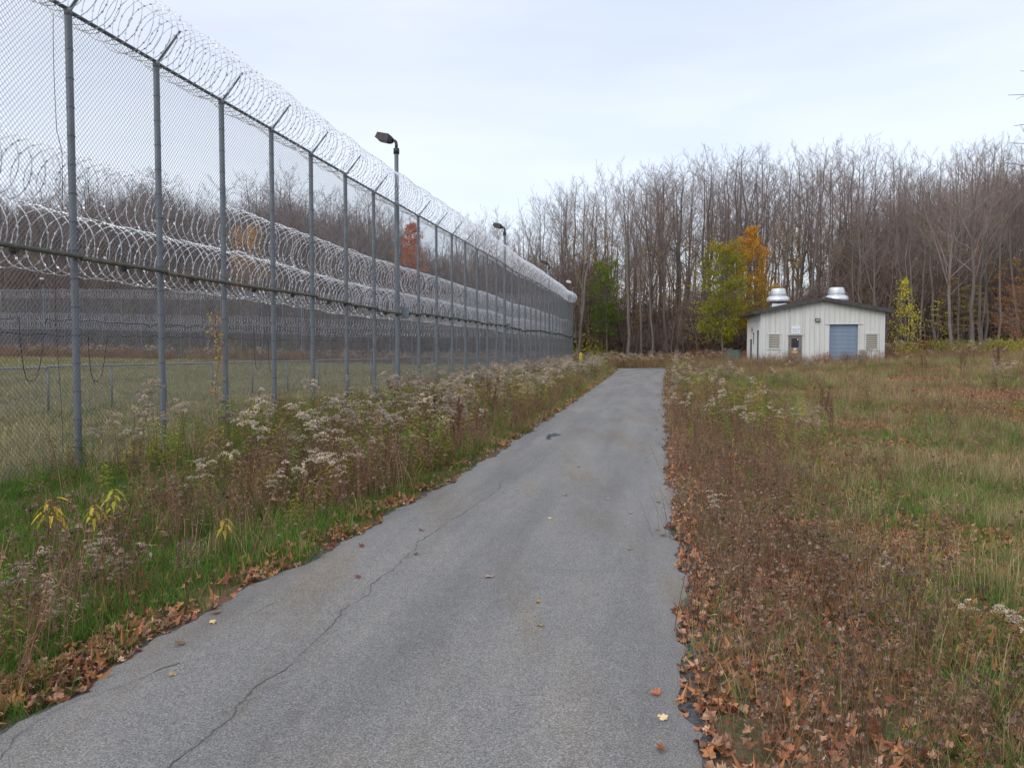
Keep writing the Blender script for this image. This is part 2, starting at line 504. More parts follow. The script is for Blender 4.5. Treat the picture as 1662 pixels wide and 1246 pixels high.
# ------------------------------------------------------------------ the main fence
FN = np.array([-4, 0, 4, 7, 15, 23, 31]); FYv = np.array([3.1, 10.3, 17.48, 23.3, 40.2, 57.4, 74.2])
HT = 5.86
ML = 2.0     # modelling length of one bay
def fence_pt(n):
    y = float(np.interp(n, FN, FYv)); return np.array([fx(y), y])

# chain link sheet: two families of crooked diagonal wires
def chain_mesh(name, L, Hh, pitch=0.0718, r=0.0027, mat=None):
    mb = MB()
    for s in (1, -1):
        k0 = -Hh if s > 0 else 0
        c = (-Hh if s > 0 else 0)
        while c < (L if s > 0 else L + Hh):
            # line x = c + s*z
            za, zb = (max(0, -c), min(Hh, L - c)) if s > 0 else (max(0, c - L), min(Hh, c))
            if zb - za > 0.02:
                n = max(2, int((zb - za) / 0.5) + 2)
                z = np.linspace(za, zb, n)
                x = c + s * z
                P = np.stack([x, np.full(n, 0.0025 * s), z], -1)
                mb.tube(P, r, 3, ref=(0, 1, 0))
            c += pitch
    return mb.mesh(name, mat)
def knuckles(mb):
    pass
chain = chain_mesh('chain_link', ML, HT - 0.12, mat=M['wire'])
low_chain = chain_mesh('chain_link_low', ML, 1.12, mat=M['wire'])

def coil_mesh(name, R0, turns, seed, r=0.0050, sag=0.0):
    mb = MB(); rr = np.random.default_rng(seed)
    for fam in (0,):
        s = 1
        n = turns * 24
        u = np.linspace(0, 1, n + 1)
        w = np.sin(np.pi * u)      # free to wander in mid bay only
        th = s * u * turns * 2 * math.pi + fam * 0.9
        nx = 0.045 * w * np.interp(u * turns, np.arange(turns + 1), rr.standard_normal(turns + 1))
        rad = R0 * (1 + 0.05 * w * np.interp(u * turns * 2, np.arange(turns * 2 + 1), rr.standard_normal(turns * 2 + 1)))
        x = u * ML + nx + 0.03 * np.sin(th * 1.0 + 1.0) * w
        y = rad * np.cos(th); z = rad * np.sin(th) * (1 + 0.0 * u) - sag * w
        P = np.stack([x, y, z], -1)
        mb.tube(P, r, 3, ref=(1, 0, 0))
        # barbs: small flat blades strung along the tape
        Ls = np.concatenate([[0], np.cumsum(np.linalg.norm(np.diff(P, axis=0), axis=1))])
        for d in np.arange(0.03, Ls[-1], 0.105):
            j = min(int(np.searchsorted(Ls, d)), n - 1); j = max(j, 1)
            c = P[j - 1] + (P[j] - P[j - 1]) * (d - Ls[j - 1]) / (Ls[j] - Ls[j - 1] + 1e-9)
            T = P[j] - P[j - 1]; T /= np.linalg.norm(T)
            a = rr.random() * math.pi
            A = np.cross(T, (1, 0, 0)); A /= np.linalg.norm(A); B = np.cross(T, A)
            Nn = A * math.cos(a) + B * math.sin(a)
            mb.add([c - T * 0.028 , c + Nn * 0.017, c + T * 0.028, c - Nn * 0.017, ], [(0, 1, 2), (0, 2, 3)])
    # the clips tying neighbouring loops
    return mb.mesh(name, M['razor'])
coilsA = [coil_mesh('razor_coil', 0.42, 8, 50 + i, r=0.0065) for i in range(4)]
coilsT = [coil_mesh('razor_coil_top', 0.46, 11, 60 + i, r=0.006, sag=0.05) for i in range(4)]

def post_mesh(r, h):
    mb = MB()
    mb.tube([(0, 0, -0.3), (0, 0, h * 0.3), (0, 0, h * 0.6), (0, 0, h)], r, 16)
    mb.lathe([(r * 1.12, h - 0.06), (r * 1.12, h), (r * 0.7, h + 0.03), (0.001, h + 0.035)], 16)
    return mb.mesh('post', M['galv'], True)
postM = post_mesh(0.045, HT - 0.03)
mb = MB()
for z in np.arange(0.3, HT - 0.2, 0.36):
    mb.tube([(0, 0, z), (0, 0, z + 0.012)], 0.0505, 12)
    mb.tube([(0.046, 0.0, z + 0.006), (0.085, 0.0, z + 0.02)], 0.003, 3)
tiesM = mb.mesh('tie_wire', M['tie'])
mb = MB()    # 45 degree arm with its end holding the coil
A0 = np.array([0, -0.02, 0.0]); A1 = np.array([0, -0.40, 0.44])
d = (A1 - A0) / np.linalg.norm(A1 - A0); up = np.array([0, 0.7, 0.7]) * 0.006
w = np.array([1, 0, 0]) * 0.018
mb.add([A0 - w * 1.6 - up, A0 + w * 1.6 - up, A1 + w - up, A1 - w - up, A0 - w * 1.6 + up, A0 + w * 1.6 + up, A1 + w + up, A1 - w + up],
       [(0, 1, 2, 3), (7, 6, 5, 4), (0, 4, 5, 1), (1, 5, 6, 2), (2, 6, 7, 3), (3, 7, 4, 0)])
mb.add([A0 - w * 0.3 - up * 5, A0 + w * 0.3 - up * 5, A1 + w * 0.3 - up * 3, A1 - w * 0.3 - up * 3, A0 - w * 0.3 + up * 0.5, A0 + w * 0.3 + up * 0.5, A1 + w * 0.3 + up * 0.5, A1 - w * 0.3 + up * 0.5],
       [(0, 1, 2, 3), (7, 6, 5, 4), (0, 4, 5, 1), (1, 5, 6, 2), (2, 6, 7, 3), (3, 7, 4, 0)])
mb.lathe([(0.05, -0.05), (0.05, 0.02), (0.02, 0.04)], 10)
armM = mb.mesh('bracket_arm', M['lowrail'])
mb = MB(); mb.tube([(0, 0, 0), (ML / 2, 0, 0.0), (ML, 0, 0)], 0.027, 10); railM = mb.mesh('top_rail', M['galv_dark'], True)
mb = MB(); mb.tube([(0, 0, 0), (ML, 0, 0)], 0.031, 12, cap=True)
conduitM = mb.mesh('conduit', M['conduit'], True)
mb = MB(); mb.tube([(0, 0, 0), (ML, 0, 0)], 0.002, 3); mb2 = mb
tensM = mb.mesh('tension_wire', M['razor'])
mb = MB(); mb.box((0, 0.01, -0.035), (0.07, 0.09, 0.05)); mb.box((0, 0.03, -0.07), (0.03, 0.06, 0.05)); clampM = mb.mesh('clamp', M['cable'])

def zbase(x, y): return h1(x, y)
def build_fence(name, pts, label, group, light_idx=(), conduit=True, outward=-1, rings=True, detail=True, coil_mid=True):
    """pts: list of xy bases. local +x runs along the bay; local -y is the outer side"""
    root = empty(name, (pts[0][0], pts[0][1], zbase(*pts[0])), label, 'fence', group)
    L0 = Vector(root.location)
    for i, p in enumerate(pts):
        z = zbase(*p)
        q = pts[min(i + 1, len(pts) - 1)] - pts[max(i - 1, 0)]
        a = math.atan2(q[1], q[0])
        if i not in light_idx:
            po = link('post', postM, root, Vector((p[0], p[1], z)) - L0, a)
            if detail:
                setp(link('tie_wire', tiesM, po), kind='stuff')
            link('bracket_arm', armM, po, (0, 0, HT - 0.02))
    for i in range(len(pts) - 1):
        p, q = pts[i], pts[i + 1]
        z = (zbase(*p) + zbase(*q)) / 2
        dv = q - p; ln = float(np.hypot(*dv)); a = math.atan2(dv[1], dv[0]); k = ln / ML
        nv = np.array([dv[1], -dv[0]]) / ln     # outer side (right of travel)
        def at(off, zz): return Vector((p[0] + nv[0] * off, p[1] + nv[1] * off, z + zz)) - L0
        link('top_rail', railM, root, at(0, HT - 0.02), a, (k, 1, 1))
        link('mesh_panel', chain, root, at(0.052, 0.06), a, (k, 1, 1))
        link('razor_coil', coilsT[(i * 7) % 4], root, at(-0.04, HT + 0.41), a, (k, 1, 1))
        if coil_mid:
            link('razor_coil', coilsA[(i * 3) % 4], root, at(-0.48, 2.98), a, (k, 1, 1))
            link('razor_coil', coilsA[(i * 5 + 1) % 4], root, at(-0.48, 3.80), a, (k, 1, 1))
        link('tension_wire', tensM, root, at(0.40, HT + 0.42), a, (k, 1, 1))
        link('tension_wire', tensM, root, at(-0.5, 3.40), a, (k, 1, 1))
    return root, L0
mp_pts = [fence_pt(n) for n in range(-4, 32)]
LI = [4 + 7, 4 + 15, 4 + 23, 4 + 31]
fence, FL0 = build_fence('security_fence', mp_pts, 'tall chain-link fence topped with razor coils along the left of the road', None, LI)

FD = np.array([0.1725, 0.985]); FNv = np.array([0.985, -0.1725])     # along, outward (towards the road)
# conduit strung on the outside, interrupted at each lamp pole
for i in range(len(mp_pts) - 1):
    n = i - 4
    p, q = mp_pts[i].copy(), mp_pts[i + 1].copy()
    dv = q - p; ln0 = np.hypot(*dv); u = dv / ln0
    if n in (7, 15, 23): p = p + u * 0.52
    if n + 1 in (7, 15, 23, 31): q = q + u * 0.02
    ln = float(np.hypot(*(q - p))); a = math.atan2(dv[1], dv[0])
    nv = np.array([dv[1], -dv[0]]) / ln0
    o = np.array(p) + nv * 0.105
    zz = 2.73 + (0.03 if n > 7 else 0)
    if n in range(12, 20): zz -= 0.02
    link('conduit', conduitM, fence, Vector((o[0], o[1], zbase(*p) + zz)) - FL0, a, (ln / ML, 1, 1))
    for f in ((0.3, 0.8) if n > 3 else (0.45,)):
        c = p + (q - p) * (f + 0.07 * math.sin(i * 3.3)) + nv * 0.09
        link('clamp', clampM, fence, Vector((c[0], c[1], zbase(*p) + zz)) - FL0, a)
# sensor cables on the inner face with a hanging loop every third post
def cable(zc, loop_n, depth, width, seed, label):
    rr = np.random.default_rng(seed)
    for k in range(len(loop_n) - 1):
        y0, y1 = [float(np.interp(v, FN, FYv)) for v in (loop_n[k], loop_n[k + 1])]
        P = []
        m = 40
        for j in range(m + 1):
            y = y0 + width / 2 + (y1 - y0 - width) * j / m
            P.append((fx(y) - 0.06, y, zc + 0.012 * math.sin(j * 1.7 + seed) + 0.02 * rr.standard_normal() * 0.4))
        # the U of slack at the far end
        for t_ in np.linspace(0, 1, 15)[1:-1]:
            y = y1 - width / 2 + width * t_
            zz = zc - depth * (1 - abs(2 * t_ - 1) ** 3.0)
            P.append((fx(y) - 0.07 - 0.03 * math.sin(t_ * 3), y, zz))
        y = y1 + width / 2
        P.append((fx(y) - 0.06, y, zc))
        mb = MB(); mb.tube(np.array(P) - np.array(FL0), 0.006, 5)
        link('sensor_cable', mb.mesh('sensor_cable', M['cable'], True), fence)
cable(1.98, [-3.4, -0.35, 2.75, 5.75, 8.75, 11.8, 14.7, 17.7, 20.7, 23.7, 26.7, 29.5], 0.75, 0.42, 3, '')
cable(1.80, [-3.4, 0.28, 3.05, 6.1, 9.05, 12.1, 15.1, 18.0, 21.0, 24.0, 27.0, 29.5], 0.62, 0.38, 5, '')

# far side of the compound
corner = mp_pts[-1]
fd2 = np.array([-0.985, 0.1725])
far_pts = [corner + fd2 * (2.2 * k) for k in range(48)]
far_pts = far_pts[::-1]      # travel towards the corner so that the outer side faces away
farf, _ = build_fence('far_fence', [np.array(p) for p in far_pts[::-1]], 'far chain-link fence with razor coils across the back of the grassy yard', None, (), detail=False)

# lamp poles
def lamp_head_mesh(mat):
    mb = MB()
    # profile in local x (towards the yard) / z, extruded in y
    prof = [(0.05, -0.075), (0.14, -0.10), (0.43, -0.105), (0.54, -0.06), (0.50, 0.10), (0.16, 0.12), (0.05, 0.05)]
    n = len(prof); hw = 0.16
    V = [(x, -hw if 0.1 < x else -hw * 0.55, z) for x, z in prof] + [(x, hw if 0.1 < x else hw * 0.55, z) for x, z in prof]
    F = [tuple(range(n))[::-1], tuple(range(n, 2 * n))] + [(i, (i + 1) % n, n + (i + 1) % n, n + i) for i in range(n)]
    mb.add(V, F)
    return mb.mesh('lamp_head', mat)
LH = {False: lamp_head_mesh(M['lamp']), True: lamp_head_mesh(M['lamp_pale'])}
mb = MB(); mb.box((0.30, 0, -0.112), (0.27, 0.24, 0.012)); LENS = mb.mesh('lens', M['glass'])
mb = MB()
mb.tube([(0, 0, 0), (0, 0, 0.10), (0.01, 0, 0.17), (0.05, 0, 0.215), (0.10, 0, 0.225)], 0.045, 12, cap=True); ELB = mb.mesh('elbow', M['lamp'], True)
mb = MB(); mb.lathe([(0.085, 0), (0.085, 0.15), (0.075, 0.16), (0.05, 0.17)], 16); CLR = mb.mesh('collar', M['lamp'], True)
mb = MB(); mb.tube([(0, 0, -0.3), (0, 0, 3), (0, 0, HT)], 0.072, 16); mb.tube([(0, 0, HT), (0, 0, 7.32)], 0.06, 16); POLE = mb.mesh('pole', M['galv'], True)
mb = MB(); mb.box((0, 0, 0), (0.30, 0.13, 0.30)); mb.box((0, -0.07, 0), (0.27, 0.012, 0.27)); JB = mb.mesh('junction_box', M['box'])
def lamp_pole(p, facing, label, pale=False, box=True, ties=True):
    z = zbase(*p)
    t_ = empty('lamp_pole', (p[0], p[1], z), label, 'lamp pole', 'lamp poles standing along the fences')
    link('pole', POLE, t_)
    a = math.atan2(facing[1], facing[0])
    link('collar', CLR, t_, (0, 0, 7.26))
    e = link('elbow', ELB, t_, (0, 0, 7.42), a)
    h = link('lamp_head', LH[pale], t_, (math.cos(a) * 0.06, math.sin(a) * 0.06, 7.65))
    h.rotation_euler = (0, R(-15), a)
    link('lens', LENS, h)
    if box:
        b = link('junction_box', JB, t_, (FNv[0] * 0.14 + FD[0] * 0.30, FNv[1] * 0.14 + FD[1] * 0.30, 2.73), math.atan2(FD[1], FD[0]))
    return t_
inward = -FNv
names_ = {7: 'nearest grey lamp pole rising through the road fence, brown lamp head against the sky',
          15: 'second lamp pole along the road fence, dark lamp head before bare trees',
          23: 'third lamp pole along the road fence, just beyond the middle of the razor coil',
          31: 'corner lamp pole with a pale lamp head at the far end of the road fence'}
for n in (7, 15, 23, 31):
    lamp_pole(fence_pt(n), inward, names_[n], pale=(n == 31))
lamp_pole(corner + fd2 * 55.2, np.array([0.3, -1]), 'lamp pole on the far fence behind the yard, seen left of the nearest post', pale=True, box=False)
lamp_pole(corner + fd2 * 26.6, np.array([0.3, -1]), 'lamp pole on the far fence behind the yard, beyond the low fence', pale=True, box=False)
# thin dark cable hanging beside the nearest post
mb = MB()
pp = fence_pt(-0.08); 
P = [(pp[0] - 0.10 + 0.02 * math.sin(z * 2.1), pp[1] - 0.05 * math.sin(z * 0.9) + (0.10 if 3.0 < z < 4.2 else 0), z) for z in np.linspace(0.3, 5.8, 24)]
mb.tube(np.array(P) - np.array(FL0), 0.0045, 4)
link('drop_cable', mb.mesh('drop_cable', M['cable'], True), fence)

# low fence inside the yard
lp = []
y = 9.2
while y < 54:
    lp.append(np.array([-19.3 + 0.385 * y, y])); y += 1.80
lowf = empty('low_fence', (lp[0][0], lp[0][1], zbase(*lp[0])), 'low chain-link fence with a pale top rail crossing the yard', 'fence')
LL0 = Vector(lowf.location)
mb = MB(); mb.tube([(0, 0, -0.2), (0, 0, 1.19)], 0.026, 10, cap=True); lpost = mb.mesh('low_post', M['galv'], True)
mb = MB(); mb.tube([(0, 0, 0), (ML, 0, 0)], 0.024, 10); lrail = mb.mesh('low_rail', M['lowrail'], True)
for i, p in enumerate(lp):
    link('post', lpost, lowf, Vector((p[0], p[1], zbase(*p))) - LL0)
    if i < len(lp) - 1:
        q = lp[i + 1]; dv = q - p; ln = float(np.hypot(*dv)); a = math.atan2(dv[1], dv[0]); z = (zbase(*p) + zbase(*q)) / 2
        link('top_rail', lrail, lowf, Vector((p[0], p[1], z + 1.17)) - LL0, a, (ln / ML, 1, 1))
        link('mesh_panel', low_chain, lowf, Vector((p[0], p[1], z + 0.03)) - LL0, a, (ln / ML, 1, 1))

# yellow bollard
M['yellow'] = mat_surface('yellow_paint', (0.50, 0.33, 0.012), (0.62, 0.43, 0.02), 7, 0.55)
by_ = 58.0; bx_ = (942.5 - 831) / 1300 * by_
bol = empty('bollard', (bx_, by_, h1(bx_, by_)), 'yellow steel bollard among weeds at the far corner of the fence', 'bollard')
mb = MB(); mb.lathe([(0.12, -0.2), (0.12, 1.27), (0.105, 1.32), (0.06, 1.35), (0.001, 1.36)], 20)
link('pipe', mb.mesh('pipe', M['yellow'], True), bol)
mb = MB(); mb.lathe([(0.20, -0.2), (0.20, 0.03), (0.13, 0.05)], 16); link('footing', mb.mesh('footing', M['concrete']), bol)

# ------------------------------------------------------------------ the shed
M['siding'] = mat_surface('cream_white_siding', (0.52, 0.53, 0.52), (0.60, 0.61, 0.60), 1.2, 0.55, b=0.0, mscale=(2, 2, 0.3))
M['trim'] = mat_surface('white_trim', (0.50, 0.52, 0.52), (0.58, 0.60, 0.60), 2, 0.5)
M['roof'] = mat_surface('brown_roof_metal', (0.035, 0.032, 0.034), (0.06, 0.055, 0.056), 3, 0.55)
M['soffit'] = mat_surface('grey_soffit', (0.13, 0.125, 0.12), (0.18, 0.17, 0.16), 3, 0.7)
M['rollup'] = mat_surface('blue_grey_door_paint', (0.175, 0.235, 0.31), (0.215, 0.275, 0.355), 2, 0.5)
M['mandoor'] = mat_surface('taupe_door_paint', (0.16, 0.14, 0.13), (0.21, 0.185, 0.17), 3, 0.6)
M['dark'] = mat_surface('dark_glass', (0.008, 0.008, 0.012), (0.014, 0.014, 0.02), 3, 0.12)
M['louver'] = mat_surface('cream_louver', (0.46, 0.43, 0.36), (0.54, 0.51, 0.43), 3, 0.5)
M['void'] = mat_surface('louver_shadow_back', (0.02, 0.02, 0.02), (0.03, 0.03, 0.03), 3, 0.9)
M['signw'] = mat_surface('white_sign', (0.66, 0.68, 0.72), (0.74, 0.76, 0.80), 3, 0.4)
M['orange'] = mat_surface('orange_sticker', (0.55, 0.27, 0.02), (0.65, 0.34, 0.03), 3, 0.5)
M['green_text'] = mat_surface('green_letters', (0.03, 0.10, 0.08), (0.04, 0.12, 0.1), 3, 0.5)
M['black_text'] = mat_surface('black_letters', (0.02, 0.02, 0.03), (0.03, 0.03, 0.04), 3, 0.5)
M['vent'] = mat_surface('spun_aluminium', (0.62, 0.64, 0.67), (0.78, 0.80, 0.82), 5, 0.32, 0.55)
M['utility'] = mat_surface('dark_green_enamel', (0.045, 0.105, 0.09), (0.065, 0.135, 0.115), 3, 0.5)

def mat_siding():
    m, t, p = nodes_of('weathered_siding')
    f = noise(t, 1.2, 4, 0.6, mscale=(2, 2, 0.3)); st = noise(t, 3.0, 5, 0.7, mscale=(3, 3, 0.25)); mo = noise(t, 2.2, 4, 0.7)
    c = ramp(t, f, [(0.35, (0.53, 0.53, 0.50)), (0.65, (0.61, 0.61, 0.59))])
    tcn = t.nodes.new('ShaderNodeTexCoord'); sep = t.nodes.new('ShaderNodeSeparateXYZ'); t.links.new(tcn.outputs['Object'], sep.inputs[0])
    mr = t.nodes.new('ShaderNodeMapRange'); mr.inputs['From Min'].default_value = 0.0; mr.inputs['From Max'].default_value = 0.9; mr.inputs['To Min'].default_value = 0.75; mr.inputs['To Max'].default_value = 0.0
    t.links.new(sep.outputs['Z'], mr.inputs['Value'])
    mu = t.nodes.new('ShaderNodeMath'); mu.operation = 'MULTIPLY'; t.links.new(mr.outputs[0], mu.inputs[0]); t.links.new(mo, mu.inputs[1])
    c = mixc(t, mu.outputs[0], c, (0.20, 0.21, 0.13))
    c = mixc(t, ramp(t, st, [(0.60, (0, 0, 0)), (0.78, (0.5, 0.5, 0.5))]), c, (0.33, 0.30, 0.25))
    t.links.new(c, p.inputs['Base Color']); p.inputs['Roughness'].default_value = 0.6
    return m
M['siding'] = mat_siding()
brz = math.atan2(E1[1], E1[0])
shed = empty('equipment_shed', (BA[0], BA[1], ZB), 'white metal-sided shed with a brown gable roof at the edge of the wood', 'building', None, brz)
W, D, EH, RH = 9.0, 8.6, 3.93, 4.82
def top_at(u): return EH + (RH - EH) * (1 - abs(u - W / 2) / (W / 2))
def panel(u0, u1, z0, zt0, zt1, y=0.0, side=None):
    """siding sheet with a raised rib on its left edge; front wall faces -y"""
    mb = MB()
    rw = 0.045; rd = 0.035
    if u1 - u0 < rw * 2: rw = (u1 - u0) / 3
    xs_ = [u0 + 0.002, u0 + rw * 0.35, u0 + rw * 0.8, u0 + rw * 1.2, u1 - 0.002]
    dp = [0, -rd, -rd, 0, 0]
    V = []; 
    for x, dd in zip(xs_, dp):
        zt = zt0 + (zt1 - zt0) * (x - u0) / (u1 - u0)
        V += [(x, y + dd, z0), (x, y + dd, zt)]
    n = len(xs_)
    F = [(2 * i, 2 * i + 2, 2 * i + 3, 2 * i + 1) for i in range(n - 1)]
    b = len(V)
    V += [(xs_[0], y + 0.05, z0), (xs_[-1], y + 0.05, z0), (xs_[-1], y + 0.05, zt1), (xs_[0], y + 0.05, zt0)]
    F += [(b + 3, b + 2, b + 1, b), (0, 1, b + 3, b), (2 * n - 2, b + 1, b + 2, 2 * n - 1)]
    mb.add(V, F)
    return link('wall_panel', mb.mesh('wall_panel', M['siding']), shed)
opens = [(0.61, 1.42, 1.15, 2.25), (2.07, 3.06, 0.0, 2.2), (5.0, 7.18, 0.0, 3.0), (7.7, 8.5, 1.12, 2.25)]
edges_u = [0.0]
while edges_u[-1] < W - 0.2: edges_u.append(round(edges_u[-1] + 0.36, 3))
edges_u[-1] = W
cuts = sorted(set(edges_u) | {o[0] for o in opens} | {o[1] for o in opens})
cuts = [c for i, c in enumerate(cuts) if i == 0 or c - cuts[i - 1] > 0.06 or c in [v for o in opens for v in o[:2]] or c == W]
for a, b in zip(cuts[:-1], cuts[1:]):
    if b - a < 0.03: continue
    mid = (a + b) / 2
    o = next((o for o in opens if o[0] - 0.001 <= mid <= o[1] + 0.001), None)
    if o is None: panel(a, b, 0.0, top_at(a), top_at(b))
    else:
        panel(a, b, o[3], top_at(a), top_at(b))
        if o[2] > 0.01: panel(a, b, 0.0, o[2], o[2])
# side and back walls
def wall_along(P, Q, zt, name='side_wall'):
    mb = MB(); P = np.array(P); Q = np.array(Q); L = np.linalg.norm(Q - P); u = (Q - P) / L; nrm = np.array([u[1], -u[0]])
    xs_ = []; k = 0.0
    while k < L - 0.05:
        xs_ += [(k, 0), (k + 0.012, 0.03), (k + 0.035, 0.03), (k + 0.05, 0)]; k += 0.36
    xs_.append((L, 0)); xs_ = [s for s in xs_ if s[0] <= L]
    V = []
    for s, dd in xs_:
        w_ = P + u * s + nrm * dd
        V += [(w_[0], w_[1], 0), (w_[0], w_[1], zt)]
    mb.add(V, [(2 * i, 2 * i + 2, 2 * i + 3, 2 * i + 1) for i in range(len(xs_) - 1)])
    return link(name, mb.mesh(name, M['siding']), shed)
wall_along((0.004, D), (0.004, 0.004), EH); wall_along((W - 0.004, 0.004), (W - 0.004, D), EH)
mb = MB(); mb.add([(0, D, 0), (W, D, 0), (W, D, EH), (W / 2, D, RH), (0, D, EH)], [(4, 3, 2, 1, 0)]); link('back_wall', mb.mesh('back_wall', M['siding']), shed)
# concrete base
mb = MB(); mb.box((W / 2, D / 2, -0.10), (W + 0.3, D + 0.3, 0.2)); link('slab', mb.mesh('slab', M['concrete']), shed)
mb = MB(); mb.box((6.2, -1.0, -0.10), (3.4, 1.65, 0.16)); link('apron', mb.mesh('apron', M['concrete']), shed)
# roof: two slopes with fascia
OV = 0.55; OVF = 0.45; TH = 0.20
for s in (-1, 1):
    mb = MB()
    sl = (RH - EH) / (W / 2)
    u0 = W / 2; u1 = W / 2 + s * (W / 2 + OV)
    zr = RH + 0.02; ze = RH + 0.02 - sl * (W / 2 + OV)
    y0, y1 = -OVF, D + OVF
    V = [(u0, y0, zr), (u1, y0, ze), (u1, y1, ze), (u0, y1, zr), (u0, y0, zr + TH), (u1, y0, ze + TH), (u1, y1, ze + TH), (u0, y1, zr + TH)]
    F = [(0, 1, 2, 3), (7, 6, 5, 4), (0, 4, 5, 1), (1, 5, 6, 2), (2, 6, 7, 3)]
    mb.add(V, F)
    # standing seams
    for y in np.arange(y0 + 0.4, y1, 0.6):
        mb.add([(u0, y, zr + TH), (u1, y, ze + TH), (u1, y + 0.03, ze + TH), (u0, y + 0.03, zr + TH), (u0, y, zr + TH + 0.03), (u1, y, ze + TH + 0.03), (u1, y + 0.03, ze + TH + 0.03), (u0, y + 0.03, zr + TH + 0.03)],
               [(0, 4, 5, 1), (4, 7, 6, 5), (3, 2, 6, 7), (1, 5, 6, 2)])
    rs = link('roof_slope', mb.mesh('roof_slope', M['roof']), shed)
    mb = MB()
    mb.add([(u0, y0 - 0.03, zr - 0.05), (u1, y0 - 0.03, ze - 0.05), (u1, y0 - 0.03, ze + TH + 0.045), (u0, y0 - 0.03, zr + TH + 0.045),
            (u0, y0 - 0.003, zr - 0.05), (u1, y0 - 0.003, ze - 0.05), (u1, y0 - 0.003, ze + TH + 0.045), (u0, y0 - 0.003, zr + TH + 0.045)],
           [(0, 1, 2, 3), (7, 6, 5, 4), (3, 2, 6, 7), (0, 4, 5, 1), (1, 5, 6, 2)])
    link('fascia', mb.mesh('fascia', M['roof']), rs)
    mb = MB()   # soffit boards under the eave
    mb.add([(u1 - s * 0.01, y0, ze - 0.006), (W / 2 + s * W / 2, y0, ze + sl * OV - 0.006), (W / 2 + s * W / 2, y1, ze + sl * OV - 0.006), (u1 - s * 0.01, y1, ze - 0.006)], [(0, 1, 2, 3)])
    link('soffit', mb.mesh('soffit', M['soffit']), rs)
    mb = MB()   # gutter on the eave
    mb.box((u1 + s * 0.055, (y0 + y1) / 2, ze + 0.07), (0.10, y1 - y0, 0.13)); link('gutter', mb.mesh('gutter', M['roof']), rs)
mb = MB(); mb.box((W / 2, -OVF - 0.045, RH + 0.17), (0.14, 0.03, 0.12)); link('ridge_cap', mb.mesh('ridge_cap', M['galv']), shed)
# corner and opening trims
for x in (0.04, W - 0.04):
    mb = MB(); mb.box((x, -0.03, EH / 2), (0.12, 0.05, EH - 0.01)); link('corner_trim', mb.mesh('corner_trim', M['trim']), shed)
def trim_frame(u0, u1, z0, z1, bottom=True, t_=0.07):
    mb = MB(); y = -0.05
    mb.box(((u0 + u1) / 2, y, z1 + t_ / 2), (u1 - u0 + 2 * t_ + 0.16, 0.05, t_))
    mb.box((u0 - t_ / 2, y, (z0 + z1) / 2), (t_, 0.046, z1 - z0)); mb.box((u1 + t_ / 2, y, (z0 + z1) / 2), (t_, 0.046, z1 - z0))
    if bottom: mb.box(((u0 + u1) / 2, y, z0 - t_ / 2), (u1 - u0 + 2 * t_ + 0.16, 0.05, t_))
    return mb.mesh('frame', M['trim'])
# louvers
for k, (u0, u1, z0, z1) in ((0, opens[0]), (1, opens[3])):
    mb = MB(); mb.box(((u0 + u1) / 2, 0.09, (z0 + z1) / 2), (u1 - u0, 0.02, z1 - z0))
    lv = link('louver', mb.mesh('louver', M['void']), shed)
    link('frame', trim_frame(u0, u1, z0, z1), lv)
    n = 8
    mb = MB(); mb.add([(u0, -0.05, 0), (u1, -0.05, 0), (u1, 0.05, 0.085), (u0, 0.05, 0.085), (u0, -0.045, 0.015), (u1, -0.045, 0.015), (u1, 0.05, 0.10), (u0, 0.05, 0.10)], [(0, 1, 2, 3), (7, 6, 5, 4), (0, 4, 5, 1), (3, 2, 6, 7)])
    # slat with a lit lower lip
    mb.add([(u0, -0.05, 0), (u1, -0.05, 0), (u1, -0.052, 0.07), (u0, -0.052, 0.07)], [(0, 1, 2, 3)])
    sm = mb.mesh('slat', M['louver'])
    for j in range(n):
        link('slat', sm, lv, (0, 0, z0 + 0.012 + j * (z1 - z0) / n))
# personnel door
u0, u1, z0, z1 = opens[1]
mb = MB(); mb.box(((u0 + u1) / 2, 0.03, z1 / 2 - 0.01), (u1 - u0 - 0.12, 0.05, z1 - 0.08))
dr = link('door', mb.mesh('door', M['mandoor']), shed)
mb = MB(); mb.box((u0 + 0.03, 0.0, z1 / 2), (0.055, 0.10, z1 - 0.004)); mb.box((u1 - 0.03, 0.0, z1 / 2), (0.055, 0.10, z1 - 0.004)); mb.box(((u0 + u1) / 2, 0.0, z1 - 0.03), (u1 - u0 - 0.116, 0.10, 0.05))
link('frame', mb.mesh('frame', M['mandoor']), dr)
mb = MB(); mb.box(((u0 + u1) / 2, 0.0, 1.62), (0.54, 0.03, 0.70)); link('window', mb.mesh('window', M['dark']), dr)
mb = MB(); mb.box((u1 - 0.30, -0.02, 1.87), (0.07, 0.012, 0.09)); link('window_notice', mb.mesh('window_notice', M['signw']), dr)
mb = MB(); mb.lathe([(0.03, 0), (0.03, 0.05), (0.045, 0.05), (0.045, 0.09), (0.02, 0.10)], 12)
h = link('handle', mb.mesh('handle', M['galv'], True), dr, (u1 - 0.17, 0.0, 1.0)); h.rotation_euler = (R(90), 0, 0)
mb = MB(); mb.lathe([(0.19, 0), (0.19, 0.01)], 20); o = link('warning_sticker', mb.mesh('warning_sticker', M['orange']), dr, ((u0 + u1) / 2 - 0.02, 0.005, 0.92)); o.rotation_euler = (R(90), 0, 0); o.scale = (1.1, 0.55, 1)
mb = MB(); mb.box(((u0 + u1) / 2, 0.002, 1.13), (0.2, 0.01, 0.1)); link('notice', mb.mesh('notice', M['signw']), dr)
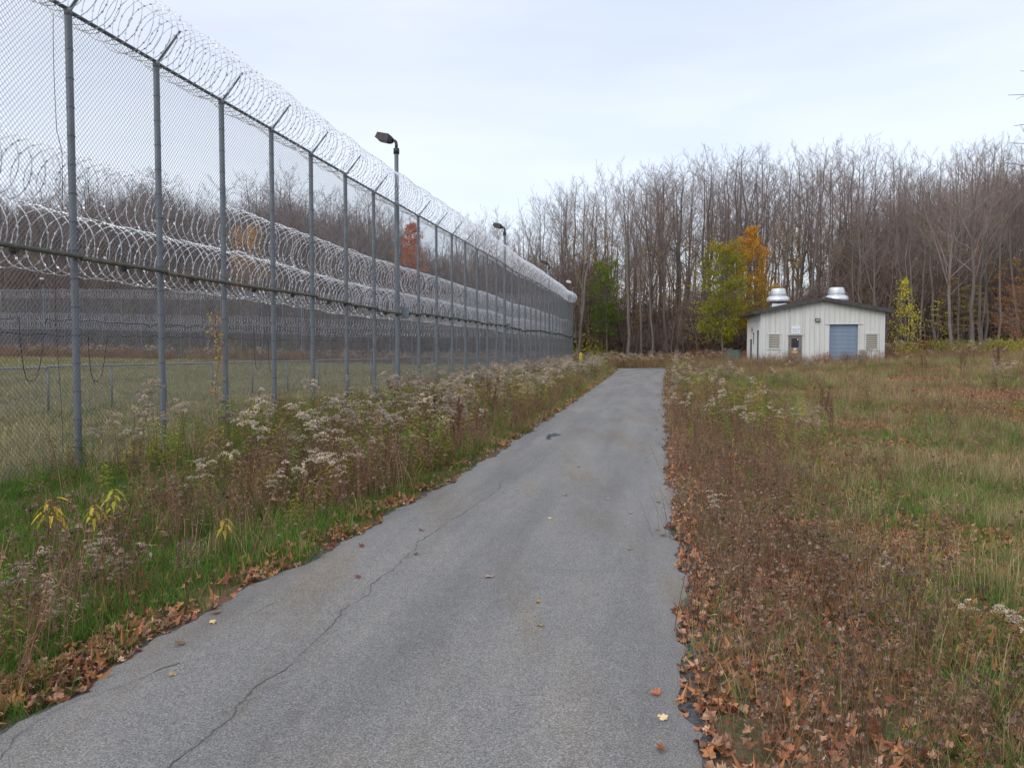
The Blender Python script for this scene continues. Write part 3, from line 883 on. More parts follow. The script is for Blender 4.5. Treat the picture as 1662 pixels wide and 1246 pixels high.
mb = MB(); mb.box(((u0 + u1) / 2, -0.055, z1 + 0.025), (u1 - u0 + 0.25, 0.06, 0.05)); link('drip_cap', mb.mesh('drip_cap', M['trim']), dr)
# roll-up door
u0, u1, z0, z1 = opens[2]
mb = MB(); mb.box(((u0 + u1) / 2, 0.16, z1 / 2), (u1 - u0, 0.02, z1))
rd_ = link('rollup_door', mb.mesh('rollup_door', M['rollup']), shed)
mb = MB()
mb.add([(u0, 0.147, 0), (u1, 0.147, 0), (u1, 0.118, 0.045), (u0, 0.118, 0.045), (u1, 0.147, 0.095), (u0, 0.147, 0.095)], [(0, 1, 2, 3), (3, 2, 4, 5)])
sm = mb.mesh('slat', M['rollup'])
for j in range(int(z1 / 0.1)): link('slat', sm, rd_, (0, 0, j * 0.1 + 0.01))
mb = MB()
mb.box((u0 + 0.03, 0.05, z1 / 2), (0.06, 0.12, z1)); mb.box((u1 - 0.03, 0.05, z1 / 2), (0.06, 0.12, z1)); link('guide_rail', mb.mesh('guide_rail', M['trim']), rd_)
mb = MB(); mb.box(((u0 + u1) / 2, -0.052, z1 + 0.03), (u1 - u0 + 0.5, 0.06, 0.05)); link('drip_cap', mb.mesh('drip_cap', M['trim']), rd_)
# wall lamp
mb = MB(); mb.box((4.17, -0.10, 3.35), (0.34, 0.18, 0.24)); wl = link('wall_lamp', mb.mesh('wall_lamp', M['lamp']), shed)
mb = MB(); mb.box((4.17, -0.195, 3.34), (0.25, 0.012, 0.15)); link('lens', mb.mesh('lens', M['glass']), wl)
# sign above the door
mb = MB(); mb.box((2.6, -0.065, 2.60), (0.66, 0.02, 0.60)); sg = link('sign', mb.mesh('sign', M['signw']), shed)
def text(s, size, mat, parent, loc, name='lettering'):
    cu = bpy.data.curves.new('t', 'FONT'); cu.body = s; cu.size = size; cu.align_x = 'CENTER'; cu.extrude = 0.002
    to = bpy.data.objects.new('t', cu); COL.objects.link(to)
    dg = bpy.context.evaluated_depsgraph_get(); dg.update()
    me = bpy.data.meshes.new_from_object(to.evaluated_get(dg))
    bpy.data.objects.remove(to)
    me.materials.clear(); me.materials.append(mat)
    o = link(name, me, parent, loc); o.rotation_euler = (R(90), 0, 0)
    return o
text('GENERATOR', 0.105, M['green_text'], sg, (2.6, -0.078, 2.60))
text('BLDG. 4', 0.115, M['black_text'], sg, (2.6, -0.078, 2.44))
# pipes and a warning plate on the left wall
for v, z0_, z1_, r_ in ((0.9, 0.2, 2.55, 0.05), (3.6, 1.5, 2.4, 0.03), (5.2, 0.1, 1.9, 0.06)):
    mb = MB(); mb.tube([(-0.09, v, z0_), (-0.09, v, z1_)], r_, 8, cap=True); mb.box((-0.07, v, z1_), (0.14, 0.12, 0.1)); link('wall_pipe', mb.mesh('wall_pipe', M['galv_dark']), shed)
mb = MB(); mb.box((-0.06, 5.0, 2.75), (0.02, 0.5, 0.35)); link('warning_plate', mb.mesh('warning_plate', M['orange']), shed)
# roof ventilators: things standing on the roof
def ventilator(u, v, label, zc):
    w_ = bl(u, v)
    t_ = empty('roof_ventilator', (w_[0], w_[1], ZB + zc), label, 'roof ventilator', 'ventilators on the shed roof', brz)
    mb = MB(); mb.box((0, 0, 0.12), (1.1, 1.1, 0.62)); link('curb', mb.mesh('curb', M['vent']), t_)
    mb = MB(); mb.lathe([(0.60, 0.42), (0.60, 0.62)], 28); link('throat', mb.mesh('throat', M['galv_dark'], False), t_)
    mb = MB(); mb.lathe([(0.86, 0.56), (0.92, 0.60), (0.93, 0.74), (0.90, 0.88), (0.80, 0.99), (0.68, 1.04)], 32); link('skirt', mb.mesh('skirt', M['vent'], True), t_)
    mb = MB(); mb.lathe([(0.68, 1.045), (0.66, 1.20), (0.665, 1.22), (0.62, 1.40), (0.625, 1.42), (0.55, 1.62), (0.50, 1.66), (0.001, 1.68)], 32); link('cap', mb.mesh('cap', M['vent'], True), t_)
ventilator(1.95, 4.5, 'left silver mushroom ventilator on the shed roof, its neck showing', top_at(1.95) + 0.10)
ventilator(6.49, 4.5, 'right silver mushroom ventilator half hidden behind the shed ridge', top_at(6.49) + 0.02)
# green utility cabinet
uy = 66.5; ux = (1190 - 831) / 1300 * uy
ub = empty('utility_cabinet', (ux, uy, h1(ux, uy)), 'dark green utility cabinet standing left of the white shed', 'utility box', None, R(-14))
mb = MB(); mb.box((0, 0, 0.5), (0.98, 0.8, 1.02)); link('cabinet', mb.mesh('cabinet', M['utility']), ub)
mb = MB(); mb.box((0, 0, 1.05), (1.04, 0.86, 0.06)); link('lid', mb.mesh('lid', M['utility']), ub)
for s in (-1, 1):
    mb = MB(); mb.box((s * 0.245, -0.41, 0.5), (0.46, 0.02, 0.9)); link('door', mb.mesh('door', M['utility']), ub)
mb = MB(); mb.box((0, 0, -0.05), (1.15, 0.95, 0.12)); link('pad', mb.mesh('pad', M['concrete']), ub)

# ------------------------------------------------------------------ plants: source meshes
def g3(*a): return np.array(a, float)
def blade(mb, base, ang, length, lean, width, c0, c1, droop=0.6):
    n = 4
    t_ = np.linspace(0, 1, n)
    dirv = np.array([math.cos(ang), math.sin(ang)])
    hor = length * lean * t_ ** 1.6
    ver = length * (t_ - droop * lean * t_ ** 2.4 * 0.7)
    P = np.stack([base[0] + dirv[0] * hor, base[1] + dirv[1] * hor, base[2] + ver], -1)
    side = np.array([-dirv[1], dirv[0], 0]) * width / 2
    w_ = np.array([1, 0.85, 0.55, 0.05])[:, None]
    V = np.vstack([P - side * w_, P + side * w_])
    F = [(i, i + n, i + n + 1, i + 1) for i in range(n - 1)]
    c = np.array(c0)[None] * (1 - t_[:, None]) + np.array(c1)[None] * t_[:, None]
    mb.add(V, F, np.vstack([c, c]))

def tuft(seed, nb, lo, hi, spread, pal, width=0.005, lean=(0.1, 0.7)):
    rr = np.random.default_rng(seed); mb = MB()
    for _ in range(nb):
        a = rr.random() * 6.283; r_ = spread * math.sqrt(rr.random())
        a2 = rr.random() * 6.283
        c0, c1 = pal[rr.integers(len(pal))]
        k = 0.75 + 0.5 * rr.random()
        blade(mb, (r_ * math.cos(a), r_ * math.sin(a), -0.02), a2, lo + (hi - lo) * rr.random(), lean[0] + (lean[1] - lean[0]) * rr.random(), width * (0.6 + 0.8 * rr.random()), np.array(c0) * k, np.array(c1) * k)
    return mb.mesh('tuft', M['plant'])
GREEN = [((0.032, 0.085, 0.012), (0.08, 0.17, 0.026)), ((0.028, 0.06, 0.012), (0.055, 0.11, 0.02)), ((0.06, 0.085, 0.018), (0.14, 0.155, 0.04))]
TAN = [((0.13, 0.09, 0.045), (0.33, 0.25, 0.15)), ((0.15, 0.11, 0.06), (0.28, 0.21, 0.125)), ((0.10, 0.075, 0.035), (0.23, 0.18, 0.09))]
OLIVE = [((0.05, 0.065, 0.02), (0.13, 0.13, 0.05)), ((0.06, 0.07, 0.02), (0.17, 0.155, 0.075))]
BROWN = [((0.07, 0.042, 0.03), (0.17, 0.105, 0.07)), ((0.10, 0.065, 0.04), (0.22, 0.155, 0.11))]
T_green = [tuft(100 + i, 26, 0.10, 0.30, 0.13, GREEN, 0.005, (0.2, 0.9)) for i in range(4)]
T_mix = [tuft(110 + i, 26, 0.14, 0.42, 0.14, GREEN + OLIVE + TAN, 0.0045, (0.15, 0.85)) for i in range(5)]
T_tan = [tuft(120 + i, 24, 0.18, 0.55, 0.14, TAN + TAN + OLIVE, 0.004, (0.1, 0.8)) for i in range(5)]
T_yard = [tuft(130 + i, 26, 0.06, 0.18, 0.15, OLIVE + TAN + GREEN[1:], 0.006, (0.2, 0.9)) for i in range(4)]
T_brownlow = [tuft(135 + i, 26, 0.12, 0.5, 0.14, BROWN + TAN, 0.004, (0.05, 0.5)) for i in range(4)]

def blobo(mb, c, r_, col, rr):
    d = np.array([(1, 0, 0), (-1, 0, 0), (0, 1, 0), (0, -1, 0), (0, 0, 1), (0, 0, -1)], float)
    d = d * (0.7 + 0.6 * rr.random((6, 1))) * r_ + rr.standard_normal((6, 3)) * r_ * 0.15
    mb.add(d + np.array(c), [(0, 2, 4), (2, 1, 4), (1, 3, 4), (3, 0, 4), (2, 0, 5), (1, 2, 5), (3, 1, 5), (0, 3, 5)], col)

def leafq(mb, p, d, L, wd, col, rr, fold=0.0):
    d = np.array(d, float); d /= np.linalg.norm(d)
    s = np.cross(d, rr.standard_normal(3)); s /= np.linalg.norm(s) + 1e-9
    p = np.array(p, float); droop = np.array([0, 0, -1]) * L * 0.25
    mb.add([p, p + d * L * 0.5 + s * wd / 2, p + d * L + droop, p + d * L * 0.5 - s * wd / 2], [(0, 1, 2, 3)], col)

def goldenrod(seed, nst=4, hmin=0.7, hmax=1.15, leafcol=((0.10, 0.12, 0.02), (0.20, 0.18, 0.03)), fluff=1.0):
    """stalks with narrow leaves; curved sprays of seed fluff at the top -> (stalk mesh, head mesh)"""
    rr = np.random.default_rng(seed); ms = MB(); mh = MB()
    for _ in range(nst):
        a = rr.random() * 6.283; b0 = np.array([0.16 * rr.standard_normal(), 0.16 * rr.standard_normal(), -0.03])
        Hh = hmin + (hmax - hmin) * rr.random(); ln = Hh * (0.05 + 0.18 * rr.random())
        t_ = np.linspace(0, 1, 7)
        P = b0 + np.stack([math.cos(a) * ln * t_ ** 1.7, math.sin(a) * ln * t_ ** 1.7, Hh * t_], -1)
        stc = np.array((0.09, 0.06, 0.035)) * (0.7 + 0.6 * rr.random())
        ms.tube(P, np.linspace(0.004, 0.002, 7), 3, stc)
        lc = np.array(leafcol[0]) + (np.array(leafcol[1]) - np.array(leafcol[0])) * rr.random()
        for k in range(30):
            tt = 0.15 + 0.72 * k / 30 + 0.02 * rr.random()
            p = b0 + np.array([math.cos(a) * ln * tt ** 1.7, math.sin(a) * ln * tt ** 1.7, Hh * tt])
            aa = k * 2.4 + rr.random()
            dead = rr.random() < (0.75 if tt < 0.4 else 0.25)
            col = np.array((0.10, 0.07, 0.045)) if dead else lc * (0.7 + 0.6 * rr.random())
            dz = -0.5 if dead else 0.5 - 0.6 * rr.random()
            leafq(ms, p, (math.cos(aa), math.sin(aa), dz), 0.05 + 0.05 * rr.random(), 0.012, col, rr)
        tip = P[-1]
        nr = int(4 + 5 * rr.random())
        for j in range(nr):
            aa = rr.random() * 6.283; L_ = (0.07 + 0.12 * rr.random())
            st = tip - np.array([0, 0, 0.16 * rr.random()])
            n = 9
            tt = np.linspace(0, 1, n)
            Q = st + np.stack([math.cos(aa) * L_ * tt, math.sin(aa) * L_ * tt, 0.10 * tt - 0.09 * tt ** 2.2], -1)
            ms.tube(Q[::2], 0.0014, 3, stc)
            fc = np.array((0.60, 0.50, 0.40)) * (0.62 + 0.6 * rr.random())
            for q in Q[1:]:
                for _k in range(2):
                    blobo(mh, q + rr.standard_normal(3) * 0.010, (0.0065 + 0.006 * rr.random()) * fluff, fc * (0.85 + 0.3 * rr.random()), rr)
                dv = rr.standard_normal(3); dv[2] = abs(dv[2]); leafq(mh, q, dv, 0.028, 0.006, fc, rr); dv = rr.standard_normal(3); dv[2] = abs(dv[2]); leafq(mh, q, dv, 0.022, 0.005, fc * 1.1, rr)
    return ms.mesh('stalk', M['plant']), mh.mesh('seed_head', M['fluff'])
GR = [goldenrod(200 + i, 3 + i % 3) for i in range(6)]
GRb = [goldenrod(210 + i, 3 + i % 3, 0.6, 1.0, ((0.12, 0.08, 0.04), (0.16, 0.11, 0.05)), 0.95) for i in range(3)]

def merged(ms_list, name):
    pass

def seedstem(seed, n=5, hmin=0.35, hmax=0.75, head=(0.115, 0.080, 0.060), hr=0.0135):
    """dead brown stems ending in curled dark seed heads"""
    rr = np.random.default_rng(seed); mb = MB()
    for _ in range(n):
        a = rr.random() * 6.283; b0 = np.array([0.10 * rr.standard_normal(), 0.10 * rr.standard_normal(), -0.03])
        Hh = hmin + (hmax - hmin) * rr.random(); ln = Hh * 0.35 * rr.random()
        t_ = np.linspace(0, 1, 5)
        f = lambda tt: b0 + np.array([math.cos(a) * ln * tt ** 1.5, math.sin(a) * ln * tt ** 1.5, Hh * tt])
        P = np.array([f(x) for x in t_])
        sc = np.array((0.125, 0.068, 0.043)) * (0.7 + 0.7 * rr.random())
        mb.tube(P, np.linspace(0.0032, 0.0016, 5), 3, sc)
        ends = [P[-1]]
        for k in range(rr.integers(2, 5)):
            tt = 0.45 + 0.45 * rr.random(); p = f(tt); aa = rr.random() * 6.283; L_ = Hh * (0.12 + 0.2 * rr.random())
            e = p + np.array([math.cos(aa) * L_ * 0.5, math.sin(aa) * L_ * 0.5, L_])
            mb.tube([p, (p + e) / 2 + np.array([math.cos(aa), math.sin(aa), 0]) * L_ * 0.08, e], 0.0014, 3, sc)
            ends.append(e)
        for e in ends:
            hc = np.array(head) * (0.7 + 0.9 * rr.random()); r_ = hr * (0.7 + 0.8 * rr.random())
            for _k in range(9):          # bird's-nest umbel: ribs curling up and in
                aa = rr.random() * 6.283; d0 = np.array([math.cos(aa), math.sin(aa), 0])
                p1 = e + d0 * r_ * 1.1 + np.array([0, 0, r_ * 0.8]); p2 = e + d0 * r_ * 0.4 + np.array([0, 0, r_ * (1.8 + 0.6 * rr.random())])
                s = np.array([-d0[1], d0[0], 0]) * r_ * 0.28
                mb.add([e, p1 - s, p1 + s, p2], [(0, 1, 2), (1, 3, 2)], hc)
            blobo(mb, e + np.array([0, 0, r_ * 0.7]), r_ * 0.65, hc * 0.9, rr)
    return mb.mesh('seed_stem', M['plant'])
SS = [seedstem(230 + i, 4 + i % 3) for i in range(7)]

def leafy(seed, n=4, hmin=0.35, hmax=0.8, c0=(0.10, 0.13, 0.02), c1=(0.24, 0.22, 0.03)):
    rr = np.random.default_rng(seed); mb = MB()
    for _ in range(n):
        a = rr.random() * 6.283; b0 = np.array([0.10 * rr.standard_normal(), 0.10 * rr.standard_normal(), -0.03])
        Hh = hmin + (hmax - hmin) * rr.random(); ln = Hh * 0.25 * rr.random()
        P = np.array([b0 + np.array([math.cos(a) * ln * tt, math.sin(a) * ln * tt, Hh * tt]) for tt in np.linspace(0, 1, 4)])
        mb.tube(P, 0.0028, 3, (0.11, 0.09, 0.04))
        cc = np.array(c0) + (np.array(c1) - np.array(c0)) * rr.random()
        for k in range(34):
            tt = 0.2 + 0.8 * k / 34; p = b0 + np.array([math.cos(a) * ln * tt, math.sin(a) * ln * tt, Hh * tt]); aa = k * 2.4
            leafq(mb, p, (math.cos(aa), math.sin(aa), 0.5 - 0.9 * rr.random()), 0.06 + 0.05 * rr.random(), 0.014, cc * (0.65 + 0.7 * rr.random()), rr)
    return mb.mesh('leafy_stem', M['plant'])
LF = [leafy(240 + i) for i in range(3)] + [leafy(250 + i, c0=(0.05, 0.10, 0.02), c1=(0.10, 0.15, 0.03)) for i in range(2)] + [leafy(260 + i, c0=(0.11, 0.07, 0.035), c1=(0.17, 0.12, 0.06)) for i in range(3)]

def stems(seed, n=14, hmin=0.3, hmax=0.85, c=(0.145, 0.084, 0.054)):
    rr = np.random.default_rng(seed); mb = MB()
    for _ in range(n):
        a = rr.random() * 6.283; b0 = np.array([0.13 * rr.standard_normal(), 0.13 * rr.standard_normal(), -0.03])
        Hh = hmin + (hmax - hmin) * rr.random(); ln = Hh * 0.3 * rr.random()
        P = np.array([b0 + np.array([math.cos(a) * ln * tt ** 1.5, math.sin(a) * ln * tt ** 1.5, Hh * tt]) for tt in np.linspace(0, 1, 4)])
        cc = np.array(c) * (0.6 + 0.8 * rr.random())
        mb.tube(P, np.linspace(0.003, 0.0013, 4), 3, cc)
        for k in range(6):
            tt = 0.35 + 0.6 * rr.random(); p = P[0] + (P[-1] - P[0]) * tt; aa = rr.random() * 6.283
            leafq(mb, p, (math.cos(aa), math.sin(aa), 1.0 * rr.random() - 0.3), 0.03 + 0.04 * rr.random(), 0.007, cc * 1.3, rr)
    return mb.mesh('dead_stems', M['plant'])
DS = [stems(270 + i) for i in range(5)] + [stems(280 + i, c=(0.15, 0.115, 0.075)) for i in range(2)]

def leaf_mesh(seed, col, size=0.055, curl=0.5, flat=False):
    """a five-lobed leaf, cupped and crumpled"""
    rr = np.random.default_rng(seed); mb = MB()
    angs = [-150, -120, -95, -70, -45, -25, 0, 25, 45, 70, 95, 120, 150]
    rad = [0.5, 0.5, 0.8, 0.62, 0.95, 0.66, 1.1, 0.66, 0.95, 0.62, 0.8, 0.5, 0.5]
    rad = [q * (0.8 + 0.4 * rr.random()) for q in rad]
    V = [(0, 0, 0)]
    c1, c2 = curl * rr.standard_normal(), curl * rr.standard_normal()
    for a, r_ in zip(angs, rad):
        x, y = r_ * math.cos(R(a)) * size, r_ * math.sin(R(a)) * size
        r2 = (x * x + y * y) / size
        V.append((x, y, (0 if flat else c1 * x * x / size + c2 * y * y / size + 0.25 * curl * size * rr.standard_normal() * r_) + 0.0))
    V = np.array(V)
    F = [(0, i, i + 1) for i in range(1, len(angs))]
    cc = np.tile(np.array(col, float), (len(V), 1)) * (0.8 + 0.4 * rr.random((len(V), 1)))
    mb.add(V, F, cc)
    if flat: pass
    mb.tube([(0, 0, 0), (-size * 0.6, 0.1 * size, 0), (-size * 0.9, 0.25 * size, 0.1 * size)], 0.0008, 3, np.array(col) * 0.8)
    return mb.mesh('leaf', M['litter'])
LCOL = [(0.30, 0.135, 0.075), (0.36, 0.21, 0.135), (0.22, 0.09, 0.055), (0.40, 0.26, 0.175), (0.17, 0.09, 0.062), (0.38, 0.18, 0.085)]
LV = [leaf_mesh(300 + i, LCOL[i % 6], 0.026 + 0.005 * (i % 3), 0.62) for i in range(14)]

# ------------------------------------------------------------------ scatter (ground cover that nobody could count)
NG = {}
def scatter(name, label, pts, rz, scl, variants, tilt=None):
    """one object whose points carry instances of the variant meshes"""
    me = bpy.data.meshes.new(name)
    n = len(pts)
    me.vertices.add(n)
    me.vertices.foreach_set('co', np.asarray(pts, np.float32).ravel())
    rot = np.zeros((n, 3), np.float32); rot[:, 2] = rz
    if tilt is not None: rot[:, :2] = tilt
    a = me.attributes.new('rot', 'FLOAT_VECTOR', 'POINT'); a.data.foreach_set('vector', rot.ravel())
    a = me.attributes.new('scl', 'FLOAT', 'POINT'); a.data.foreach_set('value', np.asarray(scl, np.float32))
    a = me.attributes.new('pick', 'INT', 'POINT'); a.data.foreach_set('value', np.random.default_rng(n).integers(0, len(variants), n).astype(np.int32))
    me.update()
    o = bpy.data.objects.new(name, me); COL.objects.link(o)
    src = bpy.data.collections.new(name + '_source')
    for i, vm in enumerate(variants):
        so = bpy.data.objects.new('%s_piece_%02d' % (name, i), vm); src.objects.link(so)
    ng = bpy.data.node_groups.new(name, 'GeometryNodeTree')
    ng.interface.new_socket('Geometry', in_out='INPUT', socket_type='NodeSocketGeometry')
    ng.interface.new_socket('Geometry', in_out='OUTPUT', socket_type='NodeSocketGeometry')
    gi = ng.nodes.new('NodeGroupInput'); go = ng.nodes.new('NodeGroupOutput')
    ci = ng.nodes.new('GeometryNodeCollectionInfo'); ci.inputs['Collection'].default_value = src
    ci.inputs['Separate Children'].default_value = True; ci.inputs['Reset Children'].default_value = True
    ip = ng.nodes.new('GeometryNodeInstanceOnPoints'); ip.inputs['Pick Instance'].default_value = True
    def na(nm, ty):
        x = ng.nodes.new('GeometryNodeInputNamedAttribute'); x.data_type = ty; x.inputs['Name'].default_value = nm; return x.outputs['Attribute']
    er = ng.nodes.new('FunctionNodeEulerToRotation')
    ng.links.new(na('rot', 'FLOAT_VECTOR'), er.inputs[0])
    ng.links.new(gi.outputs[0], ip.inputs['Points']); ng.links.new(ci.outputs[0], ip.inputs['Instance'])
    ng.links.new(na('pick', 'INT'), ip.inputs['Instance Index']); ng.links.new(er.outputs[0], ip.inputs['Rotation'])
    ng.links.new(na('scl', 'FLOAT'), ip.inputs['Scale'])
    ng.links.new(ip.outputs[0], go.inputs[0])
    md = o.modifiers.new('scatter', 'NODES'); md.node_group = ng
    setp(o, label, None, None, 'stuff')
    return o

def sample(rho0, ynear, p, y0, y1, seed, mask, margin=3.0, tmax=0.68):
    """points over the ground in view, thinning with distance"""
    rr = np.random.default_rng(seed); X = []; Y = []
    step = 0.5
    for y in np.arange(y0, y1, step):
        ym = y + step / 2
        wid = 2 * (tmax * ym + margin)
        n = rr.poisson(rho0 * min(1.0, (ynear / ym)) ** p * wid * step)
        X.append((rr.random(n) - 0.5) * wid); Y.append(y + rr.random(n) * step)
    X = np.concatenate(X); Y = np.concatenate(Y)
    k = rr.random(len(X)) < mask(X, Y)
    return X[k], Y[k]
def off_road(x, y, m=0.0):
    dl = road_l(y) - x; dr = x - road_r(y)
    q = ((dl > m) | (dr > m) | (y > 66.6))
    # the drive and the shed
    px_ = (x - BA[0]) * E1[0] + (y - BA[1]) * E1[1]; py_ = (x - BA[0]) * E2[0] + (y - BA[1]) * E2[1]
    inb = (px_ > -0.1) & (px_ < 9.1) & (py_ > -0.1) & (py_ < 8.7)
    return q & ~inb
def finish(name, label, X, Y, variants, s0, s1, seed, zoff=0.0, grow=0.02, tilt=0.12, near=None):
    rr = np.random.default_rng(seed); n = len(X)
    Z = H(X, Y) - 0.012 + zoff
    sc = (s0 + (s1 - s0) * rr.random(n)) * (1 + grow * np.maximum(Y - 10, 0))
    if near: sc = sc * np.where(right_side(X, Y), near + (1 - near) * S(Y, 6, 22), min(1, near + 0.22) + (0.78 - near) * S(Y, 6, 13))
    return scatter(name, label, np.stack([X, Y, Z], -1), rr.random(n) * 6.283, sc, variants, (rr.random((n, 2)) - 0.5) * 2 * tilt)

def left_of_fence(x, y): return (x < fx(y) - 0.05) & (y < 74)
def right_side(x, y): return x > road_r(y)
def left_verge(x, y): return (x < road_l(y)) & ((x > fx(y)) | (y > 74))

gA = lambda x, y: vnoise(x, y, 2.6, 71); gB = lambda x, y: vnoise(x, y, 0.9, 72); gC = lambda x, y: vnoise(x, y, 7, 73)

def lit_patch(x, y):   # where fallen leaves cover the right field
    d = x - road_r(y)
    bias = 0.10 * np.exp(-((d - 9 - 0.1 * y) / 5) ** 2) + 0.06 * S(d / (y + 1), 0.15, 0.3) * (1 - S(y, 8, 14))
    return right_side(x, y) * S(0.6 * vnoise(x, y, 2.4, 77) + 0.4 * vnoise(x, y, 0.7, 78) + bias, 0.46, 0.60)
# green grass: left verge near, patches in the right field
def m_green(x, y):
    base = np.where(left_verge(x, y), (1.0 - 0.6 * S(y, 9, 18)) * (0.25 + 0.75 * S(road_l(y) - x, 0.12, 0.45) * (0.5 + 0.5 * S(gB(x, y), 0.3, 0.5))), 0)
    r_ = S(gA(x, y) * 0.6 + gC(x, y) * 0.4 + 0.13 * S(x - road_r(y), 0.8, 2.5) * (1 - S(y, 8, 20)), 0.46, 0.64) * 0.55 * S(x - road_r(y), 0.4, 1.5)
    base = np.where(right_side(x, y), r_, base)
    # the bright patch before the shed
    patch = 1.3 * np.exp(-(((x - 11.3 - 0.27 * (y - 36)) / 2.6) ** 2 + ((y - 37) / 9) ** 2))
    base = np.maximum(base, 1.0 * patch * (x > road_r(y) + 1))
    return base * off_road(x, y, 0.03)
X, Y = sample(230, 7, 1.3, 1.5, 66, 401, lambda x, y: m_green(x, y) * ~left_of_fence(x, y))
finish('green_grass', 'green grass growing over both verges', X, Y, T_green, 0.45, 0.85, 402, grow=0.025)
def m_mix(x, y):
    return off_road(x, y, 0.05) * ~left_of_fence(x, y) * (0.32 + 0.6 * S(gB(x, y), 0.35, 0.6)) * (1 - 0.8 * lit_patch(x, y)) * np.where(left_verge(x, y) & (y < 12), 0.12, 1.0) * (1 - 0.6 * (right_side(x, y) & (x < road_r(y) + 1.2) & (y < 12)))
X, Y = sample(70, 7, 1.15, 1.5, 72, 403, m_mix)
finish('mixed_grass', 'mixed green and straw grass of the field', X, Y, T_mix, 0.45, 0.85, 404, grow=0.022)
def m_tan(x, y):
    return off_road(x, y, 0.1) * right_side(x, y) * S(x - road_r(y), 0.7, 2.2) * (0.35 + 0.65 * S(1 - gA(x, y), 0.35, 0.6)) * (1 - 0.85 * np.exp(-(((x - 11.3 - 0.27 * (y - 36)) / 2.6) ** 2 + ((y - 37) / 9) ** 2))) * (0.8 + 0.2 * S(y, 5, 14)) * (1 - 0.85 * lit_patch(x, y))
X, Y = sample(85, 7, 1.05, 2, 72, 405, m_tan)
finish('dry_grass', 'straw coloured dry grass of the right field', X, Y, T_tan, 0.4, 0.85, 406, grow=0.016)
# yard inside the fence
X, Y = sample(45, 12, 1.2, 5, 92, 407, lambda x, y: left_of_fence(x, y) * 1.0, margin=2)
finish('yard_grass', 'short dull grass of the fenced yard', X, Y, T_yard, 0.8, 1.5, 408, grow=0.02)
X, Y = sample(25, 9, 1.2, 5, 40, 409, lambda x, y: left_of_fence(x, y) * (x > fx(y) - 3.5) * S(vnoise(x, y, 1.5, 74), 0.35, 0.65))
finish('long_yard_grass', 'longer grass along the inner foot of the fence', X, Y, T_mix + T_tan[:2], 0.9, 1.5, 410, grow=0.01)

# brown stems and seed heads
def d_left(x, y): return road_l(y) - x
def d_right(x, y): return x - road_r(y)
def m_seed(x, y):
    L_ = left_verge(x, y) * S(d_left(x, y), 0.12, 0.4) * (1 - S(d_left(x, y), 0.7 + 0.10 * y, 1.3 + 0.16 * y)) * (0.6 + 0.4 * S(y, 5, 8)) * (0.35 + 0.65 * S(gA(x, y), 0.3, 0.6))
    R_ = right_side(x, y) * S(d_right(x, y), 0.02, 0.25) * (1 - 0.88 * S(d_right(x, y), 0.75 + 0.03 * y, 1.5 + 0.04 * y))
    return np.maximum(L_ * 0.9, R_ * (0.4 + 0.6 * S(gB(x, y), 0.3, 0.6)))
X, Y = sample(24, 8, 1.0, 1.6, 60, 411, m_seed)
finish('seed_heads', 'dead brown stems with curled dark seed heads beside the road', X, Y, SS, 0.55, 1.05, 412, grow=0.004, tilt=0.3, near=0.8)
X, Y = sample(13, 9, 0.85, 1.8, 62, 413, lambda x, y: m_seed(x, y))
finish('dead_stems', 'thin brown dead stems along both verges', X, Y, DS, 0.5, 0.95, 414, grow=0.004, tilt=0.3, near=0.75)
def m_field_stems(x, y):
    return right_side(x, y) * off_road(x, y, 0.1) * S(d_right(x, y), 2, 4) * (0.15 + 0.85 * S(vnoise(x, y, 3.5, 75), 0.5, 0.7)) * (0.5 + S(y, 15, 50))
X, Y = sample(4.5, 10, 0.75, 4, 66, 415, m_field_stems)
finish('field_stems', 'brown stems standing in the right field', X, Y, DS + SS[:3], 0.4, 0.8, 416, grow=0.006, near=0.6)
# low brown growth near the road on the right
X, Y = sample(58, 6, 1.2, 1.6, 60, 417, lambda x, y: right_side(x, y) * S(d_right(x, y), 0.03, 0.2) * (1 - S(d_right(x, y), 0.6, 1.4)) * 0.6)
finish('brown_undergrowth', 'low brown growth at the right edge of the road', X, Y, T_brownlow, 0.6, 1.0, 418, grow=0.01, near=0.5)
X, Y = sample(60, 7, 1.1, 4, 66, 419, lambda x, y: left_verge(x, y) * S(d_left(x, y), 0.25, 0.7) * (0.03 + 0.5 * S(y, 10, 18)))
finish('brown_verge_growth', 'brown and straw growth on the left verge', X, Y, T_brownlow + T_tan[:2], 0.8, 1.4, 420, grow=0.008)
# leafy weeds
def m_leafy(x, y):
    L_ = left_verge(x, y) * S(d_left(x, y), 0.2, 0.7) * (1 - (1 - S(y, 10, 14)) * 0.9 * S(d_left(x, y), 1.1, 1.8)) * (0.4 + 0.6 * S(y, 6, 10)) * (0.35 + 0.65 * S(gA(x, y), 0.35, 0.6)) * (0.25 + 0.75 * S(y, 5, 10))
    R_ = right_side(x, y) * S(d_right(x, y), 0.1, 0.5) * (1 - S(d_right(x, y), 1.6, 3.2)) * S(y, 9, 14) * S(gB(x, y), 0.3, 0.6)
    return np.maximum(L_, R_ * 0.9)
X, Y = sample(16, 9, 0.6, 3.5, 66, 421, m_leafy)
finish('leafy_weeds', 'olive and yellowing leafy weeds on both verges', X, Y, LF, 0.7, 1.15, 422, grow=0.004, tilt=0.15, near=0.5)

